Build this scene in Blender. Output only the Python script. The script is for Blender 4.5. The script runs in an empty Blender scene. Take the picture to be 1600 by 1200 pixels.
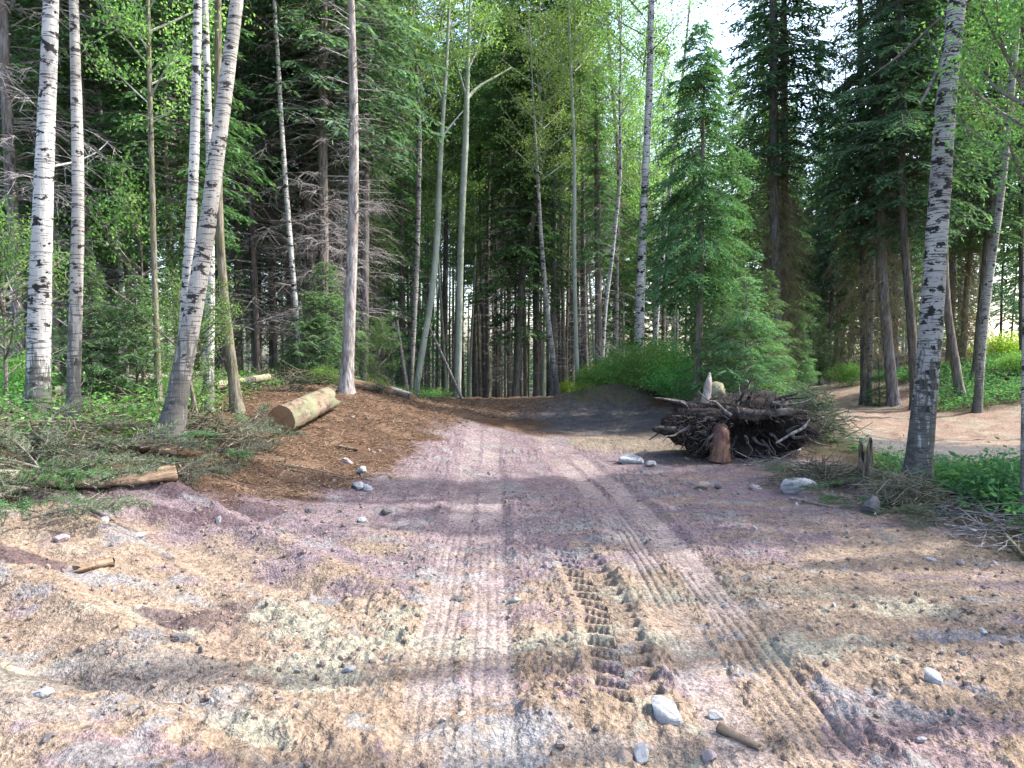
import bpy, math, random
import numpy as np
from mathutils import Vector

C = bpy.context.scene
COL = C.collection
PI = math.pi

# ------------------------------------------------------------------ camera
FPX = 1160.0
PITCH = math.atan(40.0 / FPX)
cam_d = bpy.data.cameras.new('camera')
cam_d.sensor_width = 36.0
cam_d.lens = 36.0 * FPX / 1600.0
cam_d.clip_start = 0.05
cam_d.clip_end = 1500
cam = bpy.data.objects.new('camera', cam_d)
cam.location = (0, 0, 1.6)
cam.rotation_euler = (PI / 2 - PITCH, 0, 0)
COL.objects.link(cam)
C.camera = cam

# ------------------------------------------------------------------ sky, sun, exposure
SUN_EL, SUN_AZ = 47.0, 80.0          # azimuth clockwise from +Y (camera looks along +Y)
world = bpy.data.worlds.new("World")
C.world = world
world.use_nodes = True
wn = world.node_tree.nodes
wl = world.node_tree.links
bg = wn['Background']
sky = wn.new('ShaderNodeTexSky')
sky.sky_type = 'NISHITA'
sky.sun_disc = False
sky.sun_elevation = math.radians(SUN_EL)
sky.sun_rotation = math.radians(SUN_AZ)
sky.air_density = 1.0
sky.dust_density = 3.0
wl.new(sky.outputs[0], bg.inputs[0])
bg.inputs[1].default_value = 0.15
sd = bpy.data.lights.new('sun', 'SUN')
sd.energy = 2.3
sd.angle = math.radians(0.6)
sd.color = (1.0, 0.95, 0.87)
so = bpy.data.objects.new('sun', sd)
e, a = math.radians(SUN_EL), math.radians(SUN_AZ)
sv = Vector((math.sin(a) * math.cos(e), math.cos(a) * math.cos(e), math.sin(e)))
so.rotation_euler = sv.to_track_quat('Z', 'Y').to_euler()
so.location = (30, 0, 40)
COL.objects.link(so)
C.view_settings.view_transform = 'Standard'
C.view_settings.look = 'None'
C.view_settings.gamma = 1.0
C.view_settings.exposure = 2.4
C.cycles.max_bounces = 5
C.cycles.diffuse_bounces = 4
C.cycles.transmission_bounces = 3
C.cycles.glossy_bounces = 1
C.cycles.use_denoising = True
C.cycles.caustics_reflective = False
C.cycles.caustics_refractive = False

# ------------------------------------------------------------------ noise
def _hash(ix, iy, seed):
    h = (ix.astype(np.int64) * 374761393 + iy.astype(np.int64) * 668265263 + seed * 982451653) & 0xFFFFFFFF
    h = ((h ^ (h >> 13)) * 1274126177) & 0xFFFFFFFF
    return ((h ^ (h >> 16)) & 0xFFFF) / 65535.0
def vnoise(x, y, seed=0):
    ix = np.floor(x); iy = np.floor(y)
    fx = x - ix; fy = y - iy
    fx = fx * fx * fx * (fx * (fx * 6 - 15) + 10); fy = fy * fy * fy * (fy * (fy * 6 - 15) + 10)
    a = _hash(ix, iy, seed); b = _hash(ix + 1, iy, seed)
    c = _hash(ix, iy + 1, seed); d = _hash(ix + 1, iy + 1, seed)
    return (a * (1 - fx) + b * fx) * (1 - fy) + (c * (1 - fx) + d * fx) * fy
def fbm(x, y, seed=0, octv=4, gain=.5):
    s = 0; amp = 1; tot = 0; f = 1
    for o in range(octv):
        s = s + amp * (vnoise(x * f + 17.3 * o, y * f - 9.1 * o, seed + o) * 2 - 1)
        tot += amp; amp *= gain; f *= 2.03
    return s / tot
def sm(x, a, b):
    t = np.clip((x - a) / (b - a), 0, 1)
    return t * t * (3 - 2 * t)

# ------------------------------------------------------------------ ground heights
def px_ray(px, py):
    u = (px - 800) / FPX; v = (600 - py) / FPX
    ca, sa = math.cos(PITCH), math.sin(PITCH)
    d = np.array([u, ca + v * sa, -sa + v * ca])
    return d / d[1]
def at(px, py, D):
    return np.array([0, 0, 1.6]) + px_ray(px, py) * D
CP = [(-2, 2.5, .14), (0, 2.5, 0), (2, 2.5, 0), (4, 3, .03), (0, 5, 0), (2, 5, 0), (5, 5.5, -.02), (0, 8, .03), (2.5, 8, .02), (0, 10.5, .12),
      (1, 14, .32), (0, 18, .55), (-1.6, 18, .56), (2, 18, .58), (0, 22, .42), (0, 29, -.35), (0, 45, -1.6), (0, 70, -3), (0, 110, -3),
      (-3, 10, .52), (-2.7, 8, .22), (-3.7, 8, .68), (-5.5, 8.7, .95), (-3.6, 6, .5), (-3.9, 7.5, .67), (-3.4, 5, .34), (-2.7, 3.8, .16),
      (-2.15, 5, .1), (-2.9, 13, 1.02), (-2.6, 15, .85), (-8.3, 12, .95), (-10, 20, 1.0), (-12, 32, .7), (-25, 30, 1.0), (-20, 55, -.3), (-8, 28, .3),
      (-6, 5, .95), (-7, 2, .8), (-5, 0, .4), (0, -3, 0), (-8, -6, .6), (8, -6, .2), (5, 0, .05),
      (3.5, 11, .08), (5, 9.3, 0), (8, 14.5, .12), (9.6, 21, .26), (12.4, 30, .44), (14.5, 40, .6), (14, 12.5, .12), (7.5, 7, 0), (12, 8, .1),
      (16.8, 25, 1.4), (11.6, 18, .6), (10.8, 21, .75), (16, 18, 1.2), (25, 20, 2), (6, 20, .55), (5, 26, .45), (3.8, 15, .62), (6, 16, .45), (30, 40, 2.2),
      (20, 8, .6), (12, 0, .2), (40, 0, 1), (-40, 0, 1.5), (60, 60, 3), (-60, 60, 1), (60, 120, 2), (-60, 120, 0), (0, -40, 0), (0, 160, -2), (9, 48, -.2), (20, 60, 1)]
CP = np.array(CP, float)
def _U(r2):
    return np.where(r2 > 1e-12, r2 * np.log(np.maximum(r2, 1e-12)), 0)
_n = len(CP)
_d2 = ((CP[:, None, :2] - CP[None, :, :2]) ** 2).sum(2)
_K = np.zeros((_n + 3, _n + 3)); _K[:_n, :_n] = _U(_d2) + np.eye(_n) * .4
_K[:_n, _n] = 1; _K[:_n, _n + 1:] = CP[:, :2]; _K[_n, :_n] = 1; _K[_n + 1:, :_n] = CP[:, :2].T
_w = np.linalg.solve(_K, np.concatenate([CP[:, 2], [0, 0, 0]]))
def base_h(X, Y):
    X = np.asarray(X, float); Y = np.asarray(Y, float)
    z = _w[_n] + _w[_n + 1] * X + _w[_n + 2] * Y
    for i in range(_n):
        z = z + _w[i] * _U((X - CP[i, 0]) ** 2 + (Y - CP[i, 1]) ** 2)
    return z
def path_x(Y):
    return np.interp(Y, [13, 15, 17, 21, 25, 30, 36, 45], [8, 7.9, 8.5, 9.6, 10.8, 12.5, 14.3, 17])
def path_mask(X, Y):
    m1 = sm(1.5 + .25 * np.sin(Y * 1.3) - np.abs(X - path_x(Y)), -.3, .3) * sm(Y, 14, 15.5) * sm(40 - Y, -1, 1)
    yc = 14.9 + .04 * (X - 8)
    m2 = sm(2.1 - np.abs(Y - yc), -.3, .35) * sm(X, 4.6, 5.8)
    return np.maximum(m1, m2)
LX = lambda Y: np.interp(Y, [2, 3.8, 9.8, 13], [-.16, -.27, -.42, -.5])
RX = lambda Y: np.interp(Y, [2, 3, 4.2, 6.4, 9.3, 11, 14], [1.12, 1.13, 1.17, 1.2, 1.1, .85, .4])
GX = lambda Y: np.interp(Y, [3.3, 3.8, 4.76, 5.8, 7], [.56, .57, .61, .53, .4])
def clods(X, Y, cell, seed, thr):
    """lumpy crumbs: one bump per cell of a jittered grid"""
    out = np.zeros_like(X)
    ix = np.floor(X / cell); iy = np.floor(Y / cell)
    for dx in (-1, 0, 1):
        for dy in (-1, 0, 1):
            jx, jy = ix + dx, iy + dy
            cx = (jx + .2 + .6 * _hash(jx, jy, seed)) * cell
            cy = (jy + .2 + .6 * _hash(jx, jy, seed + 1)) * cell
            r = cell * (.25 + .4 * _hash(jx, jy, seed + 2))
            on = _hash(jx, jy, seed + 3) > thr
            d = np.sqrt((X - cx) ** 2 + (Y - cy) ** 2) / r
            out = np.maximum(out, np.where(on & (d < 1), np.sqrt(np.maximum(1 - d * d, 0)) * r * .8, 0))
    return out
def track_mask(X, Y):
    Lc, Rc = LX(Y), RX(Y)
    m = 0
    for c, w in ((Lc - .15, .115), (Lc + .15, .125), (Rc - .17, .12), (Rc + .17, .13)):
        m = np.maximum(m, sm(w - np.abs(X - c), -.02, .02))
    return m * sm(13 - Y, 0, 2)
def detail_h(X, Y):
    X = np.asarray(X, float); Y = np.asarray(Y, float)
    z = .05 * fbm(X * .7, Y * .7, 3) + .022 * fbm(X * 3, Y * 3, 9, 4)
    # mound of spoil right of the crest
    z = z + .42 * np.exp(-(((X - 2.35) / 1.1) ** 2 + ((Y - 17.2) / 1.2) ** 2)) * (1 + .25 * fbm(X * 3, Y * 3, 44)) + sm(Y, 13, 15) * sm(24 - Y, 0, 3) * (.05 * fbm(X * 3.5, Y * 3.5, 46, 4) + clods(X, Y, .22, 47, .35) * .35)
    # bank ripples on the left, running down to the right
    s = (X + 2.6) * .45 + (Y - 4) * .9
    lm = sm(-X, .5, 1.6) * sm(8 - Y, 0, 1.5)
    z = z + lm * (.13 * fbm(X * .6 + 5, s * 2.2, 21, 3) + .04 * np.sin(s * 7 + 2 * fbm(X * .5, Y * .5, 23, 2)))
    # raised berm crossing in front of camera
    z = z + .05 * np.exp(-((Y - 3.25 - .22 * np.sin(X * 1.7)) / .16) ** 2) * sm(1.0 - X, 0, .8) * sm(X, -3, -2)
    z = z - .05 * np.exp(-((Y - 3.7 - .25 * np.sin(X * 1.3 + 1)) / .22) ** 2) * sm(-.3 - X, 0, .6)
    tm = track_mask(X, Y)
    near = sm(9 - Y, 0, 3)
    lugm = np.maximum(sm(.22 - np.abs(X - GX(Y)), 0, .06) * sm(Y, 3.3, 3.5) * sm(6.8 - Y, 0, .6), sm(.13 - np.abs(X - np.interp(Y, [2.7, 4.6], [1.72, 1.62])), 0, .05) * sm(4.5 - Y, 0, .5))
    rough = (1 - .92 * np.maximum(tm, .95 * lugm))
    cl = sm(fbm(X * 1.1, Y * 1.1, 71, 3), -.25, .3)
    zone = sm(14 - Y, 0, 3)
    z = z + zone * rough * cl * (clods(X, Y, .11, 5, .45) * .42 + clods(X, Y, .05, 15, .4) * .6)
    rid = 1 - np.abs(fbm(X * 9, Y * 9, 83, 4, .6)) * 3.2
    z = z - near * rough * .022 * np.maximum(rid, 0) ** 3 * cl
    z = z + near * rough * (.014 * fbm(X * 13, Y * 13, 33, 3) + .008 * fbm(X * 45, Y * 45, 39, 2) + clods(X, Y, .03, 25, .35) * .8)
    # wheel tracks
    Lc, Rc = LX(Y), RX(Y)
    fade = sm(13 - Y, 0, 3)
    for c, w in ((Lc, .30), (Rc, .34)):
        d = np.abs(X - c)
        z = z - .02 * sm(w + .07 - d, 0, .14) * fade + .022 * np.exp(-((d - w - .08) / .06) ** 2) * fade * sm(fbm(X * 5, Y * 3, 8, 3), -.1, .5)
    wv = .006 * np.sin(Y * 2.3) + .004 * fbm(Y * 2, Y * 0, 77, 2)
    ribs = -np.abs(np.cos(PI * (X - Rc + wv) / .058)) ** 7 * .015 * (.4 + .9 * vnoise((X - Rc) / .058 + .5, Y * 1.5, 91))
    ribs2 = -np.abs(np.cos(PI * (X - Lc + wv) / .062)) ** 7 * .008 * (.3 + 1.0 * vnoise((X - Lc) / .062 + .5, Y * 1.5, 92))
    cross = (np.abs(np.sin(PI * (Y + .25 * np.abs(X - Rc)) / .036)) ** .5 - 1) * .008
    brk = sm(fbm(X * 2, Y * 1.2, 50, 3), -.3, .15)
    sel = np.where(X > .6, ribs, ribs2)
    z = z + tm * near * brk * (sel + cross * sm(fbm(X * 3, Y * 3, 60, 2), -.1, .2))
    z = z + tm * near * .006 * fbm(X * 14, Y * 5, 61, 3)
    # lugged tractor tread
    for c, w, y0, y1, dep in ((GX(Y), .17, 3.35, 6.6, .075), (np.interp(Y, [2.7, 4.6], [1.72, 1.62]), .1, 2.6, 4.5, .018)):
        dx = X - c
        m = sm(w - np.abs(dx), 0, .03) * sm(Y, y0, y0 + .12) * sm(y1 - Y, 0, 1.0)
        ph = (Y - np.where(dx > 0, .3, .6) * np.abs(dx) + np.where(dx > 0, .085, 0) + .02 * fbm(X * 3, Y * 3, 64, 2)) / .17
        lug = sm(np.abs((ph % 1) - .5), .17, .27)
        z = z - m * dep * lug * (.65 + .5 * vnoise(X * 9, Y * 9, 66)) + dep * .25 * np.exp(-((np.abs(dx) - w - .04) / .04) ** 2) * sm(Y, y0, y0 + .3) * sm(y1 - Y, 0, 1)
    # boot / bucket hollow
    z = z - .07 * np.exp(-(((X - .66) / .12) ** 2 + ((Y - 3.02) / .1) ** 2))
    z = z - .05 * np.exp(-(((X + .45) / .1) ** 2 + ((Y - 3.15) / .12) ** 2))
    return z
def H(X, Y):
    return base_h(X, Y) + detail_h(X, Y)
def Hs(x, y):
    return float(H(np.array([float(x)]), np.array([float(y)]))[0])
def ground_at(px, py):
    """the point of the ground seen at a pixel of the photo"""
    d = px_ray(px, py)
    Ds = 2.2 * (1.012 ** np.arange(340))
    P = np.array([0, 0, 1.6])[None] + d[None] * Ds[:, None]
    g = base_h(P[:, 0], P[:, 1])
    below = np.where(P[:, 2] <= g + .0)[0]
    k = below[0] if len(below) else len(Ds) - 1
    if k == 0: return P[0, 0], P[0, 1]
    f0 = P[k - 1, 2] - g[k - 1]; f1 = P[k, 2] - g[k]
    t = f0 / max(f0 - f1, 1e-6)
    D = Ds[k - 1] + (Ds[k] - Ds[k - 1]) * t
    return d[0] * D, D

# ------------------------------------------------------------------ mesh collector (quads only)
class Q:
    def __init__(s): s.V = []; s.F = []; s.M = []; s.n = 0
    def add(s, V, F, m=0):
        V = np.asarray(V, np.float32).reshape(-1, 3); F = np.asarray(F, np.int64).reshape(-1, 4)
        s.V.append(V); s.F.append(F + s.n); s.M.append(np.full(len(F), m, np.int32)); s.n += len(V)
        return s
    def mesh(s, name, mats, smooth=True):
        V = np.concatenate(s.V); F = np.concatenate(s.F).astype(np.int32); M = np.concatenate(s.M)
        me = bpy.data.meshes.new(name)
        me.vertices.add(len(V)); me.vertices.foreach_set('co', V.ravel())
        me.loops.add(F.size); me.loops.foreach_set('vertex_index', F.ravel())
        me.polygons.add(len(F)); me.polygons.foreach_set('loop_start', np.arange(0, F.size, 4, dtype=np.int32))
        if len(mats) > 1: me.polygons.foreach_set('material_index', M)
        me.polygons.foreach_set('use_smooth', np.full(len(F), smooth))
        for m in mats: me.materials.append(m)
        me.update(calc_edges=True)
        return me
def nrm(v):
    return v / np.maximum(np.linalg.norm(v, axis=-1, keepdims=True), 1e-9)
def tubes(q, P, R, S=5, m=0, noise=0, seed=0):
    """N tubes at once: P (N,K,3), R (N,K)"""
    P = np.asarray(P, float); R = np.asarray(R, float)
    N, K, _ = P.shape
    T = np.gradient(P, axis=1); T = nrm(T)
    mt = nrm(P[:, -1] - P[:, 0])
    ref = np.where(np.abs(mt[:, 2:3]) > .7, np.array([[1., 0, 0]]), np.array([[0, 0, 1.]]))[:, None, :]
    A = nrm(np.cross(T, np.broadcast_to(ref, T.shape))); B = np.cross(T, A)
    th = np.arange(S) * 2 * PI / S
    rr = R[:, :, None] * np.ones(S)
    if noise:
        rng = np.random.default_rng(seed)
        rr = rr * (1 + noise * rng.normal(size=rr.shape))
    V = P[:, :, None] + rr[..., None] * (np.cos(th)[None, None, :, None] * A[:, :, None] + np.sin(th)[None, None, :, None] * B[:, :, None])
    idx = np.arange(N * K * S).reshape(N, K, S)
    a = idx[:, :-1]; b = idx[:, 1:]
    F = np.stack([a, np.roll(a, -1, 2), np.roll(b, -1, 2), b], -1)
    q.add(V, F, m)
def leaves(q, Cn, D, W, L, w, m=0):
    """diamond blades: base Cn, direction D, side W, length L, width w"""
    L = np.asarray(L)[..., None]; w = np.asarray(w)[..., None]
    mid = Cn + D * L * .45
    V = np.stack([Cn, mid + W * w * .5, Cn + D * L, mid - W * w * .5], -2)
    n = V.reshape(-1, 3).shape[0]
    q.add(V, np.arange(n).reshape(-1, 4), m)
def rdir(rng, n):
    return nrm(rng.normal(size=(n, 3)))
def resample(P, R, K):
    P = np.asarray(P, float); R = np.asarray(R, float)
    t = np.concatenate([[0], np.cumsum(np.linalg.norm(np.diff(P, axis=0), axis=1))]); u = np.linspace(0, t[-1], K)
    # smooth with a small kernel
    X = np.stack([np.interp(u, t, P[:, i]) for i in range(3)], 1); r = np.interp(u, t, R)
    for _ in range(max(1, K // 8)):
        X[1:-1] = (X[:-2] + 2 * X[1:-1] + X[2:]) / 4; r[1:-1] = (r[:-2] + 2 * r[1:-1] + r[2:]) / 4
    return X, r

# ------------------------------------------------------------------ objects
def thing(name, label, cat, loc=(0, 0, 0), rz=0, group=None, sc=1.0):
    o = bpy.data.objects.new(name, None); COL.objects.link(o)
    o.location = loc; o.rotation_euler = (0, 0, rz); o.scale = (sc, sc, sc)
    o.empty_display_size = .2
    o['label'] = label; o['category'] = cat
    if group: o['group'] = group
    return o
def obj(name, me, parent=None):
    o = bpy.data.objects.new(name, me); COL.objects.link(o); o.parent = parent
    return o
def single(name, me, label, cat, loc=(0, 0, 0), rot=(0, 0, 0), group=None, sc=(1, 1, 1)):
    o = obj(name, me); o.location = loc; o.rotation_euler = rot; o.scale = sc
    o['label'] = label; o['category'] = cat
    if group: o['group'] = group
    return o
def stuff(name, me, label, cat):
    o = obj(name, me); o['label'] = label; o['category'] = cat; o['kind'] = 'stuff'
    return o

# ------------------------------------------------------------------ materials
class NT:
    def __init__(s, name):
        s.m = bpy.data.materials.new(name); s.m.use_nodes = True
        s.t = s.m.node_tree; s.t.nodes.clear()
        s.out = s.n('ShaderNodeOutputMaterial')
    def n(s, typ, **kw):
        x = s.t.nodes.new(typ)
        for k, v in kw.items(): setattr(x, k, v)
        return x
    def l(s, a, b): s.t.links.new(a, b)
    def coord(s, which='Object', scale=(1, 1, 1)):
        if which == 'World':
            g = s.n('ShaderNodeNewGeometry'); o = g.outputs['Position']
        else:
            g = s.n('ShaderNodeTexCoord'); o = g.outputs[which]
        mp = s.n('ShaderNodeMapping'); mp.inputs['Scale'].default_value = scale
        s.l(o, mp.inputs[0]); return mp.outputs[0]
    def noise(s, vec, sc, det=4, rough=.6):
        x = s.n('ShaderNodeTexNoise'); x.inputs['Scale'].default_value = sc; x.inputs['Detail'].default_value = det
        x.inputs['Roughness'].default_value = rough
        s.l(vec, x.inputs['Vector']); return x.outputs['Fac']
    def ramp(s, fac, stops, interp='LINEAR'):
        x = s.n('ShaderNodeValToRGB'); x.color_ramp.interpolation = interp
        el = x.color_ramp.elements
        while len(el) < len(stops): el.new(.5)
        for i, (p, c) in enumerate(stops):
            el[i].position = p
            el[i].color = (c[0], c[1], c[2], 1) if hasattr(c, '__len__') else (c, c, c, 1)
        s.l(fac, x.inputs[0]); return x.outputs[0]
    def mix(s, fac, a, b, mode='MIX'):
        x = s.n('ShaderNodeMix', data_type='RGBA', blend_type=mode)
        for k, v in ((0, fac), (6, a), (7, b)):
            if hasattr(v, 'type') or hasattr(v, 'links'): s.l(v, x.inputs[k])
            elif hasattr(v, '__len__'): x.inputs[k].default_value = (v[0], v[1], v[2], 1)
            else: x.inputs[k].default_value = v
        return x.outputs[2]
    def math(s, op, a, b=0.0):
        x = s.n('ShaderNodeMath', operation=op)
        for k, v in ((0, a), (1, b)):
            if hasattr(v, 'links'): s.l(v, x.inputs[k])
            else: x.inputs[k].default_value = v
        return x.outputs[0]
    def bump(s, h, dist, strength=1.0):
        x = s.n('ShaderNodeBump'); x.inputs['Distance'].default_value = dist; x.inputs['Strength'].default_value = strength
        s.l(h, x.inputs['Height']); return x.outputs[0]
    def done(s, col, rough=.85, normal=None, spec=.2):
        p = s.n('ShaderNodeBsdfPrincipled')
        if hasattr(col, 'links'): s.l(col, p.inputs['Base Color'])
        else: p.inputs['Base Color'].default_value = (*col, 1)
        p.inputs['Roughness'].default_value = rough
        p.inputs['Specular IOR Level'].default_value = spec
        if normal is not None: s.l(normal, p.inputs['Normal'])
        s.l(p.outputs[0], s.out.inputs[0]); return s.m
def leaf_mat(name, c1, c2, c3, trans=.4, nsc=1.3):
    t = NT(name)
    oi = t.n('ShaderNodeObjectInfo')
    g = t.n('ShaderNodeNewGeometry')
    nz = t.noise(t.coord('Object'), nsc, 2)
    col = t.mix(t.ramp(nz, [(.38, 0), (.62, 1)]), c1, c2)
    col = t.mix(t.ramp(g.outputs['Random Per Island'], [(.55, 0), (1, 1)]), col, c3)
    hs = t.n('ShaderNodeHueSaturation')
    t.l(t.math('ADD', t.math('MULTIPLY', oi.outputs['Random'], .05), .475), hs.inputs['Hue'])
    t.l(t.math('ADD', t.math('MULTIPLY', oi.outputs['Random'], .5), .75), hs.inputs['Value'])
    t.l(col, hs.inputs['Color'])
    d = t.n('ShaderNodeBsdfDiffuse'); tr = t.n('ShaderNodeBsdfTranslucent')
    t.l(hs.outputs[0], d.inputs[0])
    t2 = t.mix(1.0, hs.outputs[0], (1.25, 1.35, .7), 'MULTIPLY')
    t.l(t2, tr.inputs[0])
    mx = t.n('ShaderNodeMixShader'); mx.inputs[0].default_value = trans
    t.l(d.outputs[0], mx.inputs[1]); t.l(tr.outputs[0], mx.inputs[2])
    t.l(mx.outputs[0], t.out.inputs[0])
    return t.m
def bark_mat(name, ca, cb, cc, fis=(14, 14, 2.2), lich=None):
    t = NT(name)
    v = t.coord('Object', fis)
    n1 = t.noise(v, 1.6, 5, .65)
    n2 = t.noise(t.coord('Object'), 3.0, 3)
    col = t.mix(t.ramp(n1, [(.38, 0), (.58, 1)]), ca, cb)
    col = t.mix(t.ramp(n2, [(.48, 0), (.7, 1)]), col, cc)
    if lich: col = t.mix(t.ramp(t.noise(t.coord('Object'), 9, 4), [(.58, 0), (.66, 1)]), col, lich)
    oi = t.n('ShaderNodeObjectInfo')
    hs = t.n('ShaderNodeHueSaturation')
    t.l(t.math('ADD', t.math('MULTIPLY', oi.outputs['Random'], .6), .7), hs.inputs['Value']); t.l(col, hs.inputs['Color'])
    return t.done(hs.outputs[0], .9, t.bump(n1, .03, .9), .1)
def birch_mat(name, white, grey, dark, scar=.66, base=.7, len_thr=.6):
    t = NT(name)
    co = t.coord('Object')
    n0 = t.noise(co, 2.2, 4)
    col = t.mix(t.ramp(n0, [(.35, 0), (.7, 1)]), white, grey)
    ln = t.noise(t.coord('Object', (5, 5, 62)), 1.0, 3, .5)
    col = t.mix(t.ramp(ln, [(len_thr, 0), (len_thr + .035, .8)]), col, dark)
    sc = t.noise(t.coord('Object', (6.5, 6.5, 11)), 1.0, 5, .65)
    col = t.mix(t.ramp(sc, [(scar, 0), (scar + .03, 1)]), col, dark)
    fz = t.noise(t.coord('Object', (20, 20, 3)), 1.0, 5, .7)
    sx = t.n('ShaderNodeSeparateXYZ'); t.l(co, sx.inputs[0])
    hz = t.math('ADD', t.math('MULTIPLY', sx.outputs[2], -1 / (base * 1.6)), .95)
    hz = t.math('ADD', hz, t.math('MULTIPLY', t.math('SUBTRACT', fz, .5), 2.2))
    col = t.mix(t.ramp(hz, [(.42, 0), (.6, .85)]), col, (dark[0] * 1.6 + .03, dark[1] * 1.6 + .03, dark[2] * 1.6 + .025))
    h = t.math('ADD', t.math('MULTIPLY', sc, -.6), fz)
    return t.done(col, .75, t.bump(h, .02, .7), .15)
M = {}
M['birch'] = birch_mat('white_birch_bark', (.45, .44, .42), (.25, .24, .235), (.02, .018, .018), .555, 1.0, .565)
M['old_birch'] = birch_mat('old_birch_bark', (.31, .3, .29), (.18, .172, .168), (.018, .016, .016), .535, 1.9, .545)
M['grey_birch'] = birch_mat('grey_birch_bark', (.32, .305, .28), (.19, .18, .165), (.025, .022, .022), .565, 1.5, .56)
M['aspen'] = birch_mat('pale_aspen_bark', (.33, .36, .3), (.2, .23, .18), (.05, .05, .045), .66, .8, .66)
M['conifer'] = bark_mat('conifer_bark', (.06, .052, .05), (.2, .18, .175), (.12, .105, .09))
M['dark_conifer'] = bark_mat('dark_bark', (.06, .052, .046), (.19, .165, .15), (.12, .104, .088))
M['pine'] = bark_mat('grey_pine_bark', (.1, .088, .085), (.32, .29, .28), (.2, .17, .15), (12, 12, 3))
M['moss_bark'] = bark_mat('mossy_bark', (.08, .07, .055), (.24, .22, .17), (.13, .13, .06))
M['dead'] = bark_mat('dead_twigs', (.16, .145, .145), (.32, .295, .29), (.1, .09, .088))
M['beard'] = bark_mat('lichen_twigs', (.15, .125, .075), (.28, .24, .14), (.09, .075, .05))
M['spruce'] = leaf_mat('spruce_needles', (.065, .13, .085), (.105, .19, .12), (.155, .25, .16), .4)
M['fir'] = leaf_mat('fir_needles', (.055, .115, .052), (.085, .16, .07), (.13, .22, .1), .35)
M['palefir'] = leaf_mat('pale_fir_needles', (.085, .165, .08), (.125, .215, .105), (.18, .285, .14), .38)
M['aspenleaf'] = leaf_mat('aspen_leaves', (.15, .26, .09), (.22, .34, .12), (.3, .41, .18), .5)
M['birchleaf'] = leaf_mat('birch_leaves', (.07, .15, .05), (.12, .22, .07), (.19, .29, .1), .42)
M['bushleaf'] = leaf_mat('bush_leaves', (.09, .2, .06), (.15, .28, .08), (.22, .35, .12), .45)
M['yellowleaf'] = leaf_mat('yellow_green_leaves', (.24, .32, .05), (.34, .4, .08), (.14, .26, .06), .45)  # yellow-green leaf colour of the yellowish shrubs
M['fern'] = leaf_mat('fern_leaves', (.045, .13, .05), (.09, .2, .08), (.15, .27, .12), .35)
M['sear'] = leaf_mat('limp_needles', (.07, .09, .055), (.12, .145, .095), (.17, .195, .125), .15)
M['drybrush'] = bark_mat('dry_brush', (.08, .075, .052), (.17, .16, .115), (.12, .12, .075))

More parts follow.
